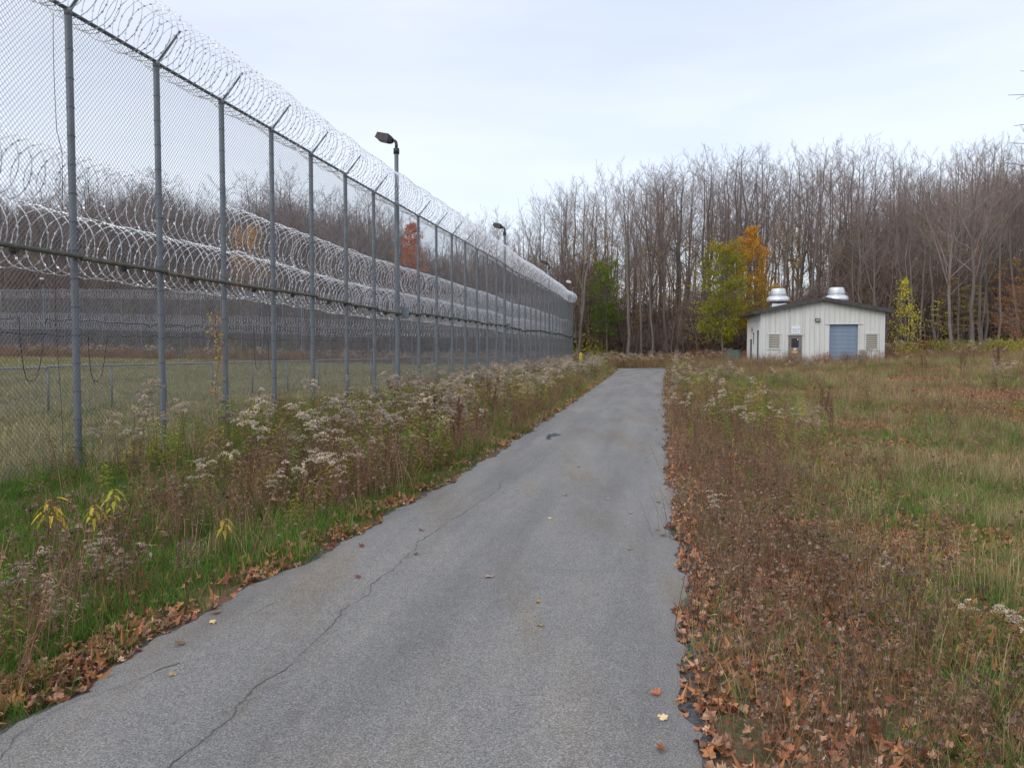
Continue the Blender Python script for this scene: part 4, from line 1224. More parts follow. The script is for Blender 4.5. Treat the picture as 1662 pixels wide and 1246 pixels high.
# leaf litter
def m_litter(x, y):
    dl, dr = d_left(x, y), d_right(x, y)
    L_ = left_verge(x, y) * np.exp(-((dl - 0.18) / 0.20) ** 2) * 0.95 * (0.15 + 0.85 * S(vnoise(x, y, 0.45, 76), 0.33, 0.58))
    L2 = left_verge(x, y) * 0.10 * S(gB(x, y), 0.4, 0.7) * (dl > 0)
    R1 = right_side(x, y) * np.exp(-((dr - 0.10) / 0.14) ** 2) * 0.45
    R2 = right_side(x, y) * (1 - S(dr, 1.0, 2.2)) * 0.42 * S(gB(x, y), 0.25, 0.55) * (dr > 0)
    R3 = lit_patch(x, y) * 0.85 * (dr > 0.8)
    R4 = right_side(x, y) * 0.09 * (1 - S(y, 12, 25))
    return np.maximum.reduce([L_, L2, R1, R2, R3, R4]) * off_road(x, y, 0.0)
X, Y = sample(1250, 6, 1.3, 1.5, 62, 423, m_litter)
rr = np.random.default_rng(424); n = len(X)
Z = H(X, Y) + 0.012 + 0.04 * rr.random(n) * np.clip(np.minimum(np.abs(d_left(X, Y)), np.abs(d_right(X, Y))) * 8, 0, 1)
scatter('leaf_litter', 'fallen brown and orange leaves drifted along the road edges and field', np.stack([X, Y, Z], -1), rr.random(n) * 6.283,
        (0.75 + 0.5 * rr.random(n)) * (1 + 0.035 * np.maximum(Y - 8, 0)), LV, rr.standard_normal((n, 2)) * 0.38)
print('litter', n)

# fallen leaves one can count on the road
LEAFPX = [(280, 1100, 0), (347, 1013, 1), (674, 903, 2), (588, 889, 3), (795, 939, 4), (873, 980, 5), (876, 1019, 0), (1021, 894, 1), (988, 812, 4), (893, 843, 1), (1068, 862, 4), (1069, 817, 5),
          (1023, 834, 1), (1067, 1131, 2), (1073, 1170, 0), (818, 801, 1), (728, 781, 1), (583, 940, 3), (685, 863, 3), (1080, 778, 5), (1082, 795, 5), (917, 806, 1), (1075, 872, 3), (350, 997, 4), (293, 1050, 4),
          (838, 797, 1), (1050, 745, 5), (940, 760, 3), (1075, 1222, 2), (770, 752, 3)]
LC = {0: (0.50, 0.37, 0.22), 1: (0.46, 0.37, 0.18), 2: (0.36, 0.12, 0.055), 3: (0.24, 0.085, 0.06), 4: (0.36, 0.24, 0.15), 5: (0.42, 0.23, 0.08)}
LN = {0: 'pale tan leaf', 1: 'pale yellow leaf', 2: 'orange red leaf', 3: 'dark red leaf', 4: 'dull brown leaf', 5: 'amber leaf'}
lm = {k: leaf_mesh(500 + k, v, 0.029, 0.35) for k, v in LC.items()}
for i, (px, py, k) in enumerate(LEAFPX):
    x, y = pix_ground(px, py)
    o = link('fallen_leaf', lm[k], None, (x, y, h1(x, y) + 0.02), random.random() * 6.28)
    o.scale = (0.9 + 0.35 * random.random(),) * 3
    o.rotation_euler = (random.uniform(-.15, .15), random.uniform(-.15, .15), o.rotation_euler[2])
    where = ('by the left edge' if px < 500 and py > 950 else 'near the right edge' if px > 1040 else 'in the middle') 
    dist = 'close to the camera' if py > 1000 else 'partway along' if py > 850 else 'far along'
    setp(o, '%s lying on the asphalt %s, %s' % (LN[k], where, dist), 'leaf', 'single leaves scattered on the asphalt')

# ------------------------------------------------------------------ goldenrod clumps, each a plant
def place_plant(pair, x, y, s, rz, label, group, name='goldenrod'):
    t_ = empty(name, (x, y, h1(x, y) - 0.01), label, 'weed', group, rz)
    t_.scale = (s, s, s * random.uniform(0.9, 1.1))
    link('stalk', pair[0], t_); link('seed_head', pair[1], t_)
    return t_
rr = np.random.default_rng(61)
cnt = 0
GLN = 'goldenrod clump with fluffy pale seed heads between the road and the fence, near the camera'
GLF = 'goldenrod clump with fluffy seed heads in the dense band farther along the fence'
GRN = 'goldenrod clump with faded seed heads on the right edge of the road'
explicit = [(250, 760, 1.05), (225, 775, 0.95), (265, 770, 1.0), (430, 775, 1.05), (400, 790, 0.95), (450, 760, 1.0), (375, 760, 0.9), (510, 790, 0.95), (535, 815, 0.9), (560, 760, 1.0),
            (185, 962, 0.42), (160, 950, 0.42), (212, 968, 0.40), (95, 1035, 0.34), (15, 1040, 0.42), (40, 1000, 0.35), (600, 740, 1.05), (660, 725, 1.1), (700, 715, 1.1), (735, 700, 1.1), (620, 770, 0.8), (500, 850, 0.7), (350, 860, 0.7),
            (690, 730, 1.0), (710, 745, 0.8), (760, 690, 1.1), (545, 740, 1.1), (600, 780, 0.7)]
spots = []
for px, py, s in explicit:
    x, y = pix_ground(px, py); spots.append((x, y, s, GLN if y < 16 else GLF))
while len(spots) < 190:
    y = 7.5 + 50 * rr.random() ** 1.15
    dl = 0.7 + 3.0 * rr.random()
    x = float(road_l(y)) - dl
    if x < fx(y) + 0.3: continue
    if y > 45 and abs(x / y - 0.0858) < 0.012: continue
    if vnoise(x, y, 2.2, 81) < 0.42 and y < 20: continue
    if y < 11 and dl > 1.8: continue
    spots.append((x, y, rr.uniform(0.6, 1.02) * (0.75 if y < 13 else 1.0) * (0.8 + 0.2 * min(1, dl)), GLN if y < 16 else GLF))
POSTN = ['level with the nearest fence post', 'level with the second fence post', 'level with the third fence post', 'level with the fourth fence post', 'level with the fifth fence post', 'just before the nearest lamp pole', 'just beyond the nearest lamp pole',
         'halfway between the first two lamp poles', 'nearing the second lamp pole', 'beyond the second lamp pole', 'near the far end of the fence']
POSTY = [11.5, 13, 15, 17, 19, 22.5, 26, 33, 40, 48, 999]
for x, y, s, lab in spots:
    dead = rr.random() >= 0.75
    pr = GRb[rr.integers(3)] if dead else GR[rr.integers(6)]
    dl = float(road_l(y)) - x
    where = 'before the nearest fence post' if y < 9.6 else next(n_ for n_, q in zip(POSTN, POSTY) if y < q)
    lab = '%s goldenrod clump, %s of left verge, %s' % (('brown-stemmed' if dead else 'olive-leaved'), 'road side' if dl < 1.5 else 'middle' if dl < 2.7 else 'fence side', where)
    place_plant(pr, x, y, s, rr.random() * 6.28, lab, 'goldenrod on the left verge')
for k in range(62):
    y = 13 + 42 * rr.random(); x = float(road_r(y)) + 0.35 + 2.2 * rr.random() ** 1.3; dead = rr.random() > 0.6
    lab = '%s goldenrod clump on the right road edge, %s' % ('brown-stemmed' if dead else 'olive-leaved', 'nearest part of the band' if y < 20 else 'partway along the band' if y < 30 else 'in the farther half of the band' if y < 42 else 'near the road end')
    place_plant(GRb[rr.integers(3)] if dead else GR[rr.integers(6)], x, y, rr.uniform(0.55, 0.95), rr.random() * 6.28, lab, 'goldenrod on the right verge')
x, y = pix_ground(1165, 870); place_plant(GRb[0], x, y, 0.5, 1.0, 'single pale goldenrod head near the right road edge', None)
x, y = pix_ground(1605, 1080); place_plant(GRb[1], x, y, 0.42, 2.0, 'pale goldenrod head low in the grass at the right foreground', None)
x, y = pix_ground(1430, 960); place_plant(GRb[2], x, y, 0.3, 2.0, 'small faded goldenrod in the right foreground grass', None)
# goldenrod far along both verges, beyond the counted ones
def joined(pair):
    me = pair[0].copy(); 
    bm_ = __import__('bmesh').new(); bm_.from_mesh(pair[0]); bm_.from_mesh(pair[1])
    me = bpy.data.meshes.new('goldenrod_far'); bm_.to_mesh(me); bm_.free(); me.materials.append(M['fluff']); return me
GJ = [joined(GR[i]) for i in range(4)] + [joined(GRb[0])]
X, Y = sample(3.0, 80, 0, 18, 72, 431, lambda x, y: np.maximum(left_verge(x, y) * S(d_left(x, y), 0.5, 1.2) * (0.25 + 0.5 * S(y, 25, 45)) * ((y < 44) | (np.abs(x / y - 0.0858) > 0.010)), right_side(x, y) * off_road(x, y, 0.2) * 0.05 * S(vnoise(x, y, 5, 82), 0.5, 0.7)), margin=0)
finish('distant_goldenrod', 'dense band of seeded goldenrod at the far end of the verge', X, Y, GJ, 0.7, 1.1, 432, grow=0)
# rusty low growth in front of the wood
X, Y = sample(7.0, 90, 0, 66.8, 84, 433, lambda x, y: off_road(x, y) * ((x > 4) | (y > 76)) * (0.3 + 0.7 * S(gA(x, y), 0.3, 0.6)), margin=0)
finish('rusty_growth', 'rust brown weeds along the foot of the wood', X, Y, DS + LF[5:] + [GJ[4]], 1.0, 1.6, 434, grow=0)
X, Y = sample(5.0, 90, 0, 54, 63, 435, lambda x, y: off_road(x, y) * (x > 15) * (x < 34) * (0.3 + 0.7 * S(gB(x, y), 0.3, 0.6)), margin=0)
finish('weeds_before_shed', 'dry weeds standing in front of the shed', X, Y, DS + SS[:3], 0.8, 1.5, 436, grow=0)

# yellow-leaved plants near the camera on the left
def whorl(seed, Hh, nl, L_, col):
    rr = np.random.default_rng(seed); ms = MB(); ml = MB()
    P = [(0, 0, -0.03), (0.01, 0.0, Hh * 0.5), (0.02, 0.01, Hh)]
    ms.tube(P, 0.004, 5, (0.16, 0.11, 0.05))
    for k in range(nl):
        a = k * 2.4; z = Hh * (1 - 0.35 * k / nl)
        t_ = np.linspace(0, 1, 6); d0 = np.array([math.cos(a), math.sin(a), 0]); s = np.array([-d0[1], d0[0], 0])
        up_ = 0.35 * rr.random(); LL = L_ * (0.8 + 0.4 * rr.random())
        Pm = np.array([0.018, 0.008, z]) + d0 * (LL * 0.75 * t_)[:, None] + np.array([0, 0, 1]) * (LL * (up_ * t_ - (0.5 + 0.6 * rr.random()) * t_ ** 2))[:, None]
        w_ = (0.014 * np.sin(np.pi * np.clip(t_ * 0.93 + 0.05, 0, 1)))[:, None]
        V = np.vstack([Pm - s * w_, Pm + s * w_]); n = 6
        ml.add(V, [(i, i + n, i + n + 1, i + 1) for i in range(n - 1)], np.array(col) * (0.8 + 0.4 * rr.random()))
    return ms.mesh('stem', M['plant']), ml.mesh('leaves', M['leaf'])
for (px, py, Hh, nl, L_, c, lab) in [(82, 905, 0.42, 14, 0.22, (0.52, 0.36, 0.05), 'bright yellow-leaved weed with drooping leaves at the left edge, before the fence'),
                                     (182, 890, 0.45, 16, 0.16, (0.34, 0.34, 0.05), 'lime yellow-leaved weed behind two pale seed heads'),
                                     (150, 900, 0.36, 12, 0.12, (0.40, 0.33, 0.06), 'small yellowing weed beside the pale seed heads'),
                                     (360, 905, 0.3, 12, 0.10, (0.36, 0.28, 0.06), 'small yellowing weed among brown stems on the left verge')]:
    x, y = pix_ground(px, py)
    t_ = empty('yellow_weed', (x, y, h1(x, y)), lab, 'weed'); a_, b_ = whorl(px, Hh, nl, L_, c)
    link('stem', a_, t_); link('leaves', b_, t_)
# tall brown dock and mullein-like stalks standing out
def dock(seed, Hh, col):
    rr = np.random.default_rng(seed); mb = MB(); mh = MB()
    for j in range(4):
        a = rr.random() * 6.28; ln = Hh * 0.2 * rr.random(); top = np.array([math.cos(a) * ln, math.sin(a) * ln, Hh * (0.75 + 0.25 * rr.random())]); b0 = np.array([0.06 * rr.standard_normal(), 0.06 * rr.standard_normal(), -0.03])
        mb.tube([b0, (b0 + top) / 2, top], [0.006, 0.005, 0.003], 4, col)
        for k in range(60):
            tt = 0.5 + 0.5 * rr.random(); p = b0 + (top - b0) * tt
            blobo(mh, p + rr.standard_normal(3) * 0.02, 0.012, np.array(col) * (0.8 + 0.7 * rr.random()), rr)
    return mb.mesh('stalk', M['plant']), mh.mesh('seed_head', M['plant'])
dk = [dock(601 + i, 1.0, (0.085, 0.05, 0.035)) for i in range(3)]
for px, py, s, lab in [(1335, 690, 1.0, 'dark brown dock clump standing alone in the right field'), (1350, 700, 0.8, 'smaller dark dock stalk beside the brown clump in the right field'),
                       (740, 735, 1.1, 'tall dark stalks rising by the left road edge'), (795, 700, 1.1, 'tall dark stalk nearer the middle of the left verge'), (705, 742, 1.0, 'dark brown stalk at the left road edge beyond the leaf drift'),
                       (635, 690, 1.1, 'reddish dock spike standing just before the nearest lamp pole'), (1560, 625, 1.4, 'rusty clump of stalks on the rise at far right'), (1620, 622, 1.4, 'rusty clump of stalks at the right edge of the picture'), (1500, 620, 1.2, 'rusty clump of stalks right of the shed')]:
    x, y = pix_ground(px, py)
    t_ = place_plant(dk[int(px) % 3], x, y, s, px, lab, None, 'dock')

# vine on the third post
mb = MB(); ml = MB(); rr = np.random.default_rng(91)
vp = fence_pt(2)
P = [(vp[0] - 0.10 + 0.03 * math.sin(z * 5), vp[1] - 0.10 + 0.03 * math.cos(z * 4), z) for z in np.linspace(0, 2.2, 16)]
vine = empty('vine', (vp[0] - 0.1, vp[1] - 0.1, 0), 'thin vine with yellow and rusty leaves climbing the third fence post', 'vine')
P = np.array(P) - np.array([vp[0] - 0.1, vp[1] - 0.1, 0])
mb.tube(P, 0.006, 4, (0.10, 0.06, 0.04))
for k in range(120):
    j = rr.integers(6, 16) if k < 100 else rr.integers(1, 8); c_ = [(0.42, 0.30, 0.04), (0.38, 0.17, 0.04), (0.25, 0.10, 0.05), (0.30, 0.28, 0.05)][rr.integers(4)]
    leafq(ml, P[j] + rr.standard_normal(3) * 0.06, rr.standard_normal(3), 0.07, 0.05, c_, rr)
link('stem', mb.mesh('stem', M['plant']), vine); link('leaves', ml.mesh('leaves', M['leaf']), vine)

# ------------------------------------------------------------------ trees
def perp(v, rr):
    a = np.cross(v, rr.standard_normal(3)); return a / (np.linalg.norm(a) + 1e-9)
def limb(mb, p0, d, L, r0, r1, nseg, rr, sides, wander=0.08, up=0.0):
    P = [np.array(p0, float)]; dd = np.array(d, float)
    for i in range(nseg):
        dd = dd + rr.standard_normal(3) * wander + np.array([0, 0, up]); dd /= np.linalg.norm(dd)
        P.append(P[-1] + dd * L / nseg)
    P = np.array(P)
    mb.tube(P, np.linspace(r0, r1, nseg + 1), sides)
    return P
def bare_tree(seed, Hh=22.0, crown=0.42, spread=0.16, fork=0.3, nl=20, dense=1.0, r0=None):
    rr = np.random.default_rng(seed); mt = MB(); mc = MB()
    r0 = r0 or Hh * 0.0078
    n = 12
    t_ = np.linspace(0, 1, n + 1)
    wx = np.cumsum(rr.standard_normal(n + 1)) * Hh * 0.0045; wy = np.cumsum(rr.standard_normal(n + 1)) * Hh * 0.0045
    T = np.stack([wx - wx[0], wy - wy[0], t_ * Hh * 0.93 - 0.2], -1)
    rad = r0 * (1 - t_) ** 0.8 + 0.012; rad[0] *= 1.25
    mt.tube(T, rad, 7)
    tr = lambda q: np.array([np.interp(q, t_, T[:, i]) for i in range(3)])
    limbs = []
    nf = 1 + (rr.random() < fork) + (rr.random() < fork)
    for k in range(nf - 1):
        q = 0.3 + 0.3 * rr.random(); a = rr.random() * 6.283
        d = np.array([math.cos(a) * 0.33, math.sin(a) * 0.33, 1.0]); d /= np.linalg.norm(d)
        P = limb(mt, tr(q), d, Hh * (0.95 - q), r0 * (1 - q) * 0.75, 0.012, 7, rr, 6, 0.05, 0.03)
        limbs.append(P)
    for k in range(nl):
        q = crown + (0.97 - crown) * (k + rr.random()) / nl; a = k * 2.4 + rr.random()
        L = Hh * spread * (1.9 * (1 - q) + 0.45) * (0.7 + 0.6 * rr.random())
        el = 0.55 + 0.8 * rr.random()
        d = np.array([math.cos(a), math.sin(a), el * 1.1]); d /= np.linalg.norm(d)
        limbs.append(limb(mc, tr(q), d, L, max(0.02, r0 * (1 - q) * 0.45), 0.008, 5, rr, 4, 0.11, 0.045))
    # a few dead low branches
    for k in range(5):
        q = 0.15 + 0.3 * rr.random(); a = rr.random() * 6.283
        limb(mc, tr(q), (math.cos(a), math.sin(a), 0.35), Hh * 0.05 * (0.6 + rr.random()), 0.018, 0.006, 3, rr, 3, 0.15)
    for P in limbs:
        L = np.linalg.norm(P[-1] - P[0]); nb = int((5 + L * 1.4) * dense)
        for j in range(nb):
            q = 0.22 + 0.78 * (j + rr.random()) / nb; m = len(P) - 1
            i = min(int(q * m), m - 1); p = P[i] + (P[i + 1] - P[i]) * (q * m - i)
            ax = (P[i + 1] - P[i]); ax /= np.linalg.norm(ax)
            d = ax * 0.7 + perp(ax, rr) * 0.72 + np.array([0, 0, 0.22]); d /= np.linalg.norm(d)
            bl_ = max(0.5, (0.18 * L * (1.15 - q) + 0.55) * (0.7 + 0.6 * rr.random()))
            B = limb(mc, p, d, bl_, 0.014, 0.006, 3, rr, 3, 0.15, 0.05)
            for k in range(int(4 * dense) + 1):
                q2 = 0.2 + 0.8 * rr.random(); i2 = min(int(q2 * 3), 2); p2 = B[i2] + (B[i2 + 1] - B[i2]) * (q2 * 3 - i2)
                a2 = B[i2 + 1] - B[i2]; a2 /= np.linalg.norm(a2)
                d2 = a2 * 0.8 + perp(a2, rr) * 0.55 + np.array([0, 0, 0.3]); d2 /= np.linalg.norm(d2)
                limb(mc, p2, d2, bl_ * 0.5 * (0.6 + 0.8 * rr.random()), 0.0065, 0.0035, 2, rr, 3, 0.12)
    return mt.mesh('trunk', M['bark'], True), mc.mesh('crown', M['twig'])
BT = [bare_tree(700 + i, 22.0, 0.42 + 0.09 * (i % 3), 0.14 + 0.035 * (i % 4), 0.6, 16 + 3 * (i % 3), 0.8, None if i % 3 else 0.24) for i in range(10)]

BT[0] = bare_tree(731, 22.0, 0.30, 0.26, 1.0, 20, 0.8, 0.22)       # spreading crown
BT[3] = bare_tree(733, 22.0, 0.62, 0.10, 0.0, 11, 0.7, 0.12)       # thin pole
BT[5] = bare_tree(735, 22.0, 0.50, 0.24, 1.0, 17, 0.75, 0.17)
BT[8] = bare_tree(738, 22.0, 0.66, 0.12, 0.0, 10, 0.7, 0.14)
# tree line of the photograph: height of the wood against the sky by direction
TLx = np.array([-200, 0, 120, 270, 330, 400, 480, 540, 600, 650, 700, 760, 810, 850, 890, 930, 1000, 1080, 1130, 1180, 1260, 1320, 1400, 1450, 1520, 1600, 1662, 1900])
TLy = np.array([285, 290, 285, 255, 290, 285, 262, 305, 300, 320, 350, 338, 325, 318, 296, 280, 266, 247, 240, 232, 212, 240, 240, 228, 235, 208, 205, 200])
def tree_scale(x, y, j):
    px = CXP + FPX * x / y
    top = np.interp(px, TLx, TLy) + j + 34 * (float(vnoise(px, 0, 55, 83)) - 0.35) + 16 * (float(vnoise(px, 0, 18, 84)) - 0.5)
    return (566 - top) * y / FPX + EYE - h1(x, y)
rr = np.random.default_rng(17)
placed = []
def far_enough(x, y, dmin):
    return all((x - a) ** 2 + ((y - b) * 0.5) ** 2 > dmin ** 2 for a, b in placed)
tries = 0
while len(placed) < 296 and tries < 60000:
    tries += 1
    px = rr.uniform(-60, 1730); t_ = (px - CXP) / FPX
    if px < 850 and rr.random() < 0.45: continue
    ylo = 79 + 3 * math.sin(px / 90) + (14 if px < 880 else 0) + (3 if px > 1480 else 0)
    if px > 1480: ylo = 70
    y = ylo + 36 * rr.random() ** 1.3
    if px < 860: y = max(y, 93)
    x = t_ * y
    if 17.5 < x < 32 and y < 76: continue
    if 1125 < px < 1262 and y < 84: continue
    if (640 < px < 700 or 380 < px < 432) and y < 101: continue
    if 955 < px < 1012 and y < 84: continue
    if not far_enough(x, y, 1.35): continue
    placed.append((x, y))
MARKS = [(0, 'at the left edge of the picture'), (117, 'left of the nearest fence post'), (254, 'between the first and second fence posts'), (362, 'between the second and third fence posts'), (445, 'between the third and fourth fence posts'),
         (508, 'between the fourth and fifth fence posts'), (646, 'between the fifth fence post and the nearest lamp pole'), (733, 'just right of the nearest lamp pole'), (819, 'left of the second lamp pole'), (887, 'between the second and third lamp poles'),
         (935, 'above the end of the road fence'), (1010, 'behind the ivy-green tree'), (1075, 'straight beyond the end of the road'), (1140, 'left of the yellow-green tree'), (1200, 'behind the yellow-green tree'), (1262, 'behind the orange tree'),
         (1310, 'behind the left half of the shed'), (1372, 'behind the right ventilator of the shed'), (1440, 'behind the right end of the shed'), (1500, 'behind the yellow sapling'), (1580, 'well right of the yellow sapling'), (9999, 'near the right edge of the picture')]
def zone(px, y, hgt):
    w_ = next(t for q, t in MARKS if px < q)
    k = 'front-rank' if y < (98 if px < 880 else 88) else 'middle-rank' if y < (110 if px < 880 else 100) else 'back-rank'
    return 'bare %s tree, %s' % (k + (' tall' if hgt > 19 else ' shorter'), w_)
for i, (x, y) in enumerate(placed):
    px = CXP + FPX * x / y
    hgt = tree_scale(x, y, rr.choice([0, 8, 20, 35, 60, 90], p=[.12, .16, .20, .2, .18, .14]) + rr.uniform(-6, 6))
    hgt = max(6, hgt)
    s = hgt / 22.0 / 0.99
    t_ = empty('bare_tree', (x, y, h1(x, y) - 0.05), zone(px, y, hgt), 'tree', 'bare trees of the wood', rr.random() * 6.28)
    w_ = s * rr.uniform(0.85, 1.15) if px > 850 else s * rr.uniform(1.0, 1.3)
    t_.scale = (w_, w_, s)
    t_.rotation_euler = (rr.standard_normal() * 0.025, rr.standard_normal() * 0.025, t_.rotation_euler[2])
    k = rr.integers(10)
    link('trunk', BT[k][0], t_); link('crown', BT[k][1], t_)

def join2(a, b, m2=None):
    bm_ = __import__('bmesh').new(); bm_.from_mesh(a); bm_.from_mesh(b)
    me = bpy.data.meshes.new('whole'); bm_.to_mesh(me); bm_.free(); me.materials.append(M['brush']); return me
BJ = [join2(*BT[i]) for i in range(5)]
# the wood behind the counted trees
n = 1250
px = rr.uniform(-80, 1750, n); Y = 112 + 90 * rr.random(n) ** 1.1
n2 = 700; side = rr.random(n2) < 0.6
px = np.concatenate([px, np.where(side, rr.uniform(-900, -80, n2), rr.uniform(1750, 2300, n2))]); Y = np.concatenate([Y, 94 + 80 * rr.random(n2) ** 1.1]); n += n2
X = (px - CXP) / FPX * Y
keep = rr.random(n) < np.interp(px, [0, 850, 880, 1130, 1330, 1400, 1700], [1.0, 1.0, 0.5, 0.25, 0.32, 0.65, 0.75])
X, Y, px = X[keep], Y[keep], px[keep]
Z = H(X, Y) - 0.3
lowt = np.array([(566 - (np.interp(p_, TLx, TLy) + ((105 if -80 < p_ < 1750 else 10) + 110 * rr.random()) * np.interp(p_, [0, 700, 900, 1330, 1420, 1700], [0.33, 0.4, 1.0, 1.0, 0.6, 0.5]))) * b / FPX for a, b, p_ in zip(X, Y, px)]) + EYE - Z
scatter('deep_wood', 'mass of bare trees deeper in the wood', np.stack([X, Y, Z], -1), rr.random(len(X)) * 6.28, np.clip(lowt, 5, 40) / 22, BJ)
# underwood of bare shrubs and saplings
def bare_shrub(seed, Hh=3.2):
    rr = np.random.default_rng(seed); mc = MB()
    for k in range(9):
        a = rr.random() * 6.283; d = np.array([math.cos(a) * 0.45 * rr.random(), math.sin(a) * 0.45 * rr.random(), 1.0]); d /= np.linalg.norm(d)
        P = limb(mc, (0.35 * rr.standard_normal(), 0.35 * rr.standard_normal(), -0.1), d, Hh * (0.6 + 0.5 * rr.random()), 0.022, 0.006, 5, rr, 3, 0.10, 0.04)
        for j in range(10):
            q = 0.2 + 0.8 * rr.random(); i = min(int(q * 5), 4); p = P[i]; ax = P[i + 1] - P[i]; ax /= np.linalg.norm(ax)
            d2 = ax * 0.7 + perp(ax, rr) * 0.7; B = limb(mc, p, d2 / np.linalg.norm(d2), 0.6 + 0.7 * rr.random(), 0.009, 0.003, 2, rr, 3, 0.15, 0.05)
            for _k in range(3):
                d3 = rr.standard_normal(3) + np.array([0, 0, 0.8]); limb(mc, B[1], d3 / np.linalg.norm(d3), 0.35, 0.005, 0.003, 1, rr, 3)
    return mc.mesh('bare_shrub', M['brush'])
SH = [bare_shrub(800 + i) for i in range(5)]
n = 5200
px = rr.uniform(-700, 2200, n); yl = np.where(px < 880, 90.0, 80.0); Y = yl + 46 * rr.random(n); X = (px - CXP) / FPX * Y
Z = H(X, Y) - 0.1
hh = (1.1 + 1.6 * rr.random(n) ** 1.8) * np.where(px > 1380, 1.35, 1.0) * np.where(px < 960, 1.5, 1.0)
scatter('underwood', 'bare brown underwood filling the foot of the wood', np.stack([X, Y, Z], -1), rr.random(n) * 6.28, hh, SH)

# leafy trees and saplings in autumn colour
def leaf_tree(seed, Hh, zc0, rmax, cols, nleaf, shape='oval', lsize=0.13, trunk_r=0.09, layers=False, sparse=1.0):
    """cols: function(height fraction, rr) -> colour"""
    rr = np.random.default_rng(seed); mt = MB(); mb = MB(); ml = MB()
    n = 8; t_ = np.linspace(0, 1, n + 1)
    wx = np.cumsum(rr.standard_normal(n + 1)) * 0.06; wy = np.cumsum(rr.standard_normal(n + 1)) * 0.06
    T = np.stack([wx - wx[0], wy - wy[0], t_ * Hh * 0.97 - 0.15], -1)
    mt.tube(T, trunk_r * (1 - t_) + 0.012, 6)
    tr = lambda q: np.array([np.interp(q, t_, T[:, i]) for i in range(3)])
    def env(f):
        if shape == 'cone': return (1 - f) ** 0.6 * (0.45 + 0.55 * min(1, f * 4))
        if shape == 'layer': return (1 - f) ** 0.5
        return max(0.12, math.sin(math.pi * (0.12 + 0.80 * f))) ** 0.5
    nb = 46 if not layers else 22
    tw = []
    for k in range(nb):
        f = (k + rr.random()) / nb; z = zc0 + (Hh - zc0) * f; a = k * 2.4 + rr.random()
        L = rmax * env(f) * (0.7 + 0.5 * rr.random()) * (1.0 if layers else 1.18)
        q = min(0.97, (z - (0.0 if layers else 0.25 * L)) / Hh)
        d = np.array([math.cos(a), math.sin(a), 0.15 if layers else 0.5]); d /= np.linalg.norm(d)
        P = limb(mb, tr(q), d, L, 0.022, 0.006, 4, rr, 3, 0.10, 0.0 if layers else 0.02)
        for j in range(7):
            i = rr.integers(1, 4); ax = P[i + 1] - P[i]; ax /= np.linalg.norm(ax)
            d2 = ax * 0.6 + perp(ax, rr) * 0.7
            if layers: d2[2] *= 0.2
            B = limb(mb, P[i], d2 / np.linalg.norm(d2), L * 0.4 * (0.5 + rr.random()), 0.008, 0.003, 2, rr, 3, 0.1)
            tw += [B[1], B[2], P[i], (B[1] + B[2]) / 2]
        tw.append(P[-1])
    tw = np.array(tw)
    wgt = rr.random(len(tw)) ** (1.5 / sparse); wgt /= wgt.sum()
    idx = rr.choice(len(tw), nleaf, p=wgt)
    for j in idx:
        p = tw[j] + rr.standard_normal(3) * np.array([0.16, 0.16, 0.04 if layers else 0.14])
        f = min(1, max(0, (p[2] - zc0) / (Hh - zc0)))
        c_ = np.array(cols(f, p, rr)) * (0.7 + 0.6 * rr.random())
        d = rr.standard_normal(3); d[2] = -abs(d[2]) * 0.4
        leafq(ml, p, d, lsize * (0.7 + 0.6 * rr.random()), lsize * 0.7, c_, rr)
    return mt.mesh('trunk', M['bark']), mb.mesh('branches', M['bark']), ml.mesh('leaves', M['leaf'])
def put_tree(meshes, x, y, label, rz=0.0, s=1.0, name='autumn_tree', cat='tree', group=None):
    t_ = empty(name, (x, y, h1(x, y) - 0.05), label, cat, group, rz); t_.scale = (s, s, s)
    link('trunk', meshes[0], t_); link('branches', meshes[1], t_); link('leaves', meshes[2], t_)
    return t_
YEL = (0.42, 0.30, 0.025); ORA = (0.45, 0.235, 0.045); GRN_ = (0.17, 0.168, 0.022); LIM = (0.26, 0.25, 0.02); RED = (0.42, 0.11, 0.035); RUST = (0.24, 0.10, 0.045)
def c_green(f, p, rr):
    if f > 0.86 and rr.random() < 0.35: return (0.32, 0.17, 0.05)
    return np.array(GRN_) + (np.array(LIM) - np.array(GRN_)) * (rr.random() ** 1.3 * (1.15 - 0.75 * math.sin(f * 3.1)))
def c_orange(f, p, rr):
    k = min(1, max(0, (0.75 - f) * 1.6 + 0.35 * rr.standard_normal())); return np.array(ORA) * (1 - k) + np.array((0.30, 0.22, 0.02)) * k
def c_yellow(f, p, rr): return np.array((0.40, 0.37, 0.03)) * (0.8 + 0.3 * rr.random()) if rr.random() < 0.8 else np.array((0.45, 0.30, 0.03))
def c_ora2(f, p, rr): return np.array(ORA) * 0.85 if rr.random() < 0.6 else np.array((0.36, 0.22, 0.05))
def c_red(f, p, rr): return np.array(RED) if rr.random() < 0.5 else np.array((0.42, 0.17, 0.04))
def c_ivy(f, p, rr): return np.array((0.055, 0.105, 0.014)) + np.array((0.17, 0.12, 0.0)) * (f ** 1.5) * rr.random()
def c_rust(f, p, rr): return np.array(RUST) * (0.7 + 0.5 * rr.random())
def c_mid(f, p, rr): return np.array((0.24, 0.22, 0.03)) if rr.random() < 0.7 else np.array((0.30, 0.18, 0.04))
yy = 73.5; put_tree(leaf_tree(901, 11.4, 2.4, 2.5, c_green, 11500, 'oval', 0.14, sparse=1.2), (1173 - 831) / 1300 * yy, yy, 'yellow-green leafy tree left of the shed, beside the orange one')
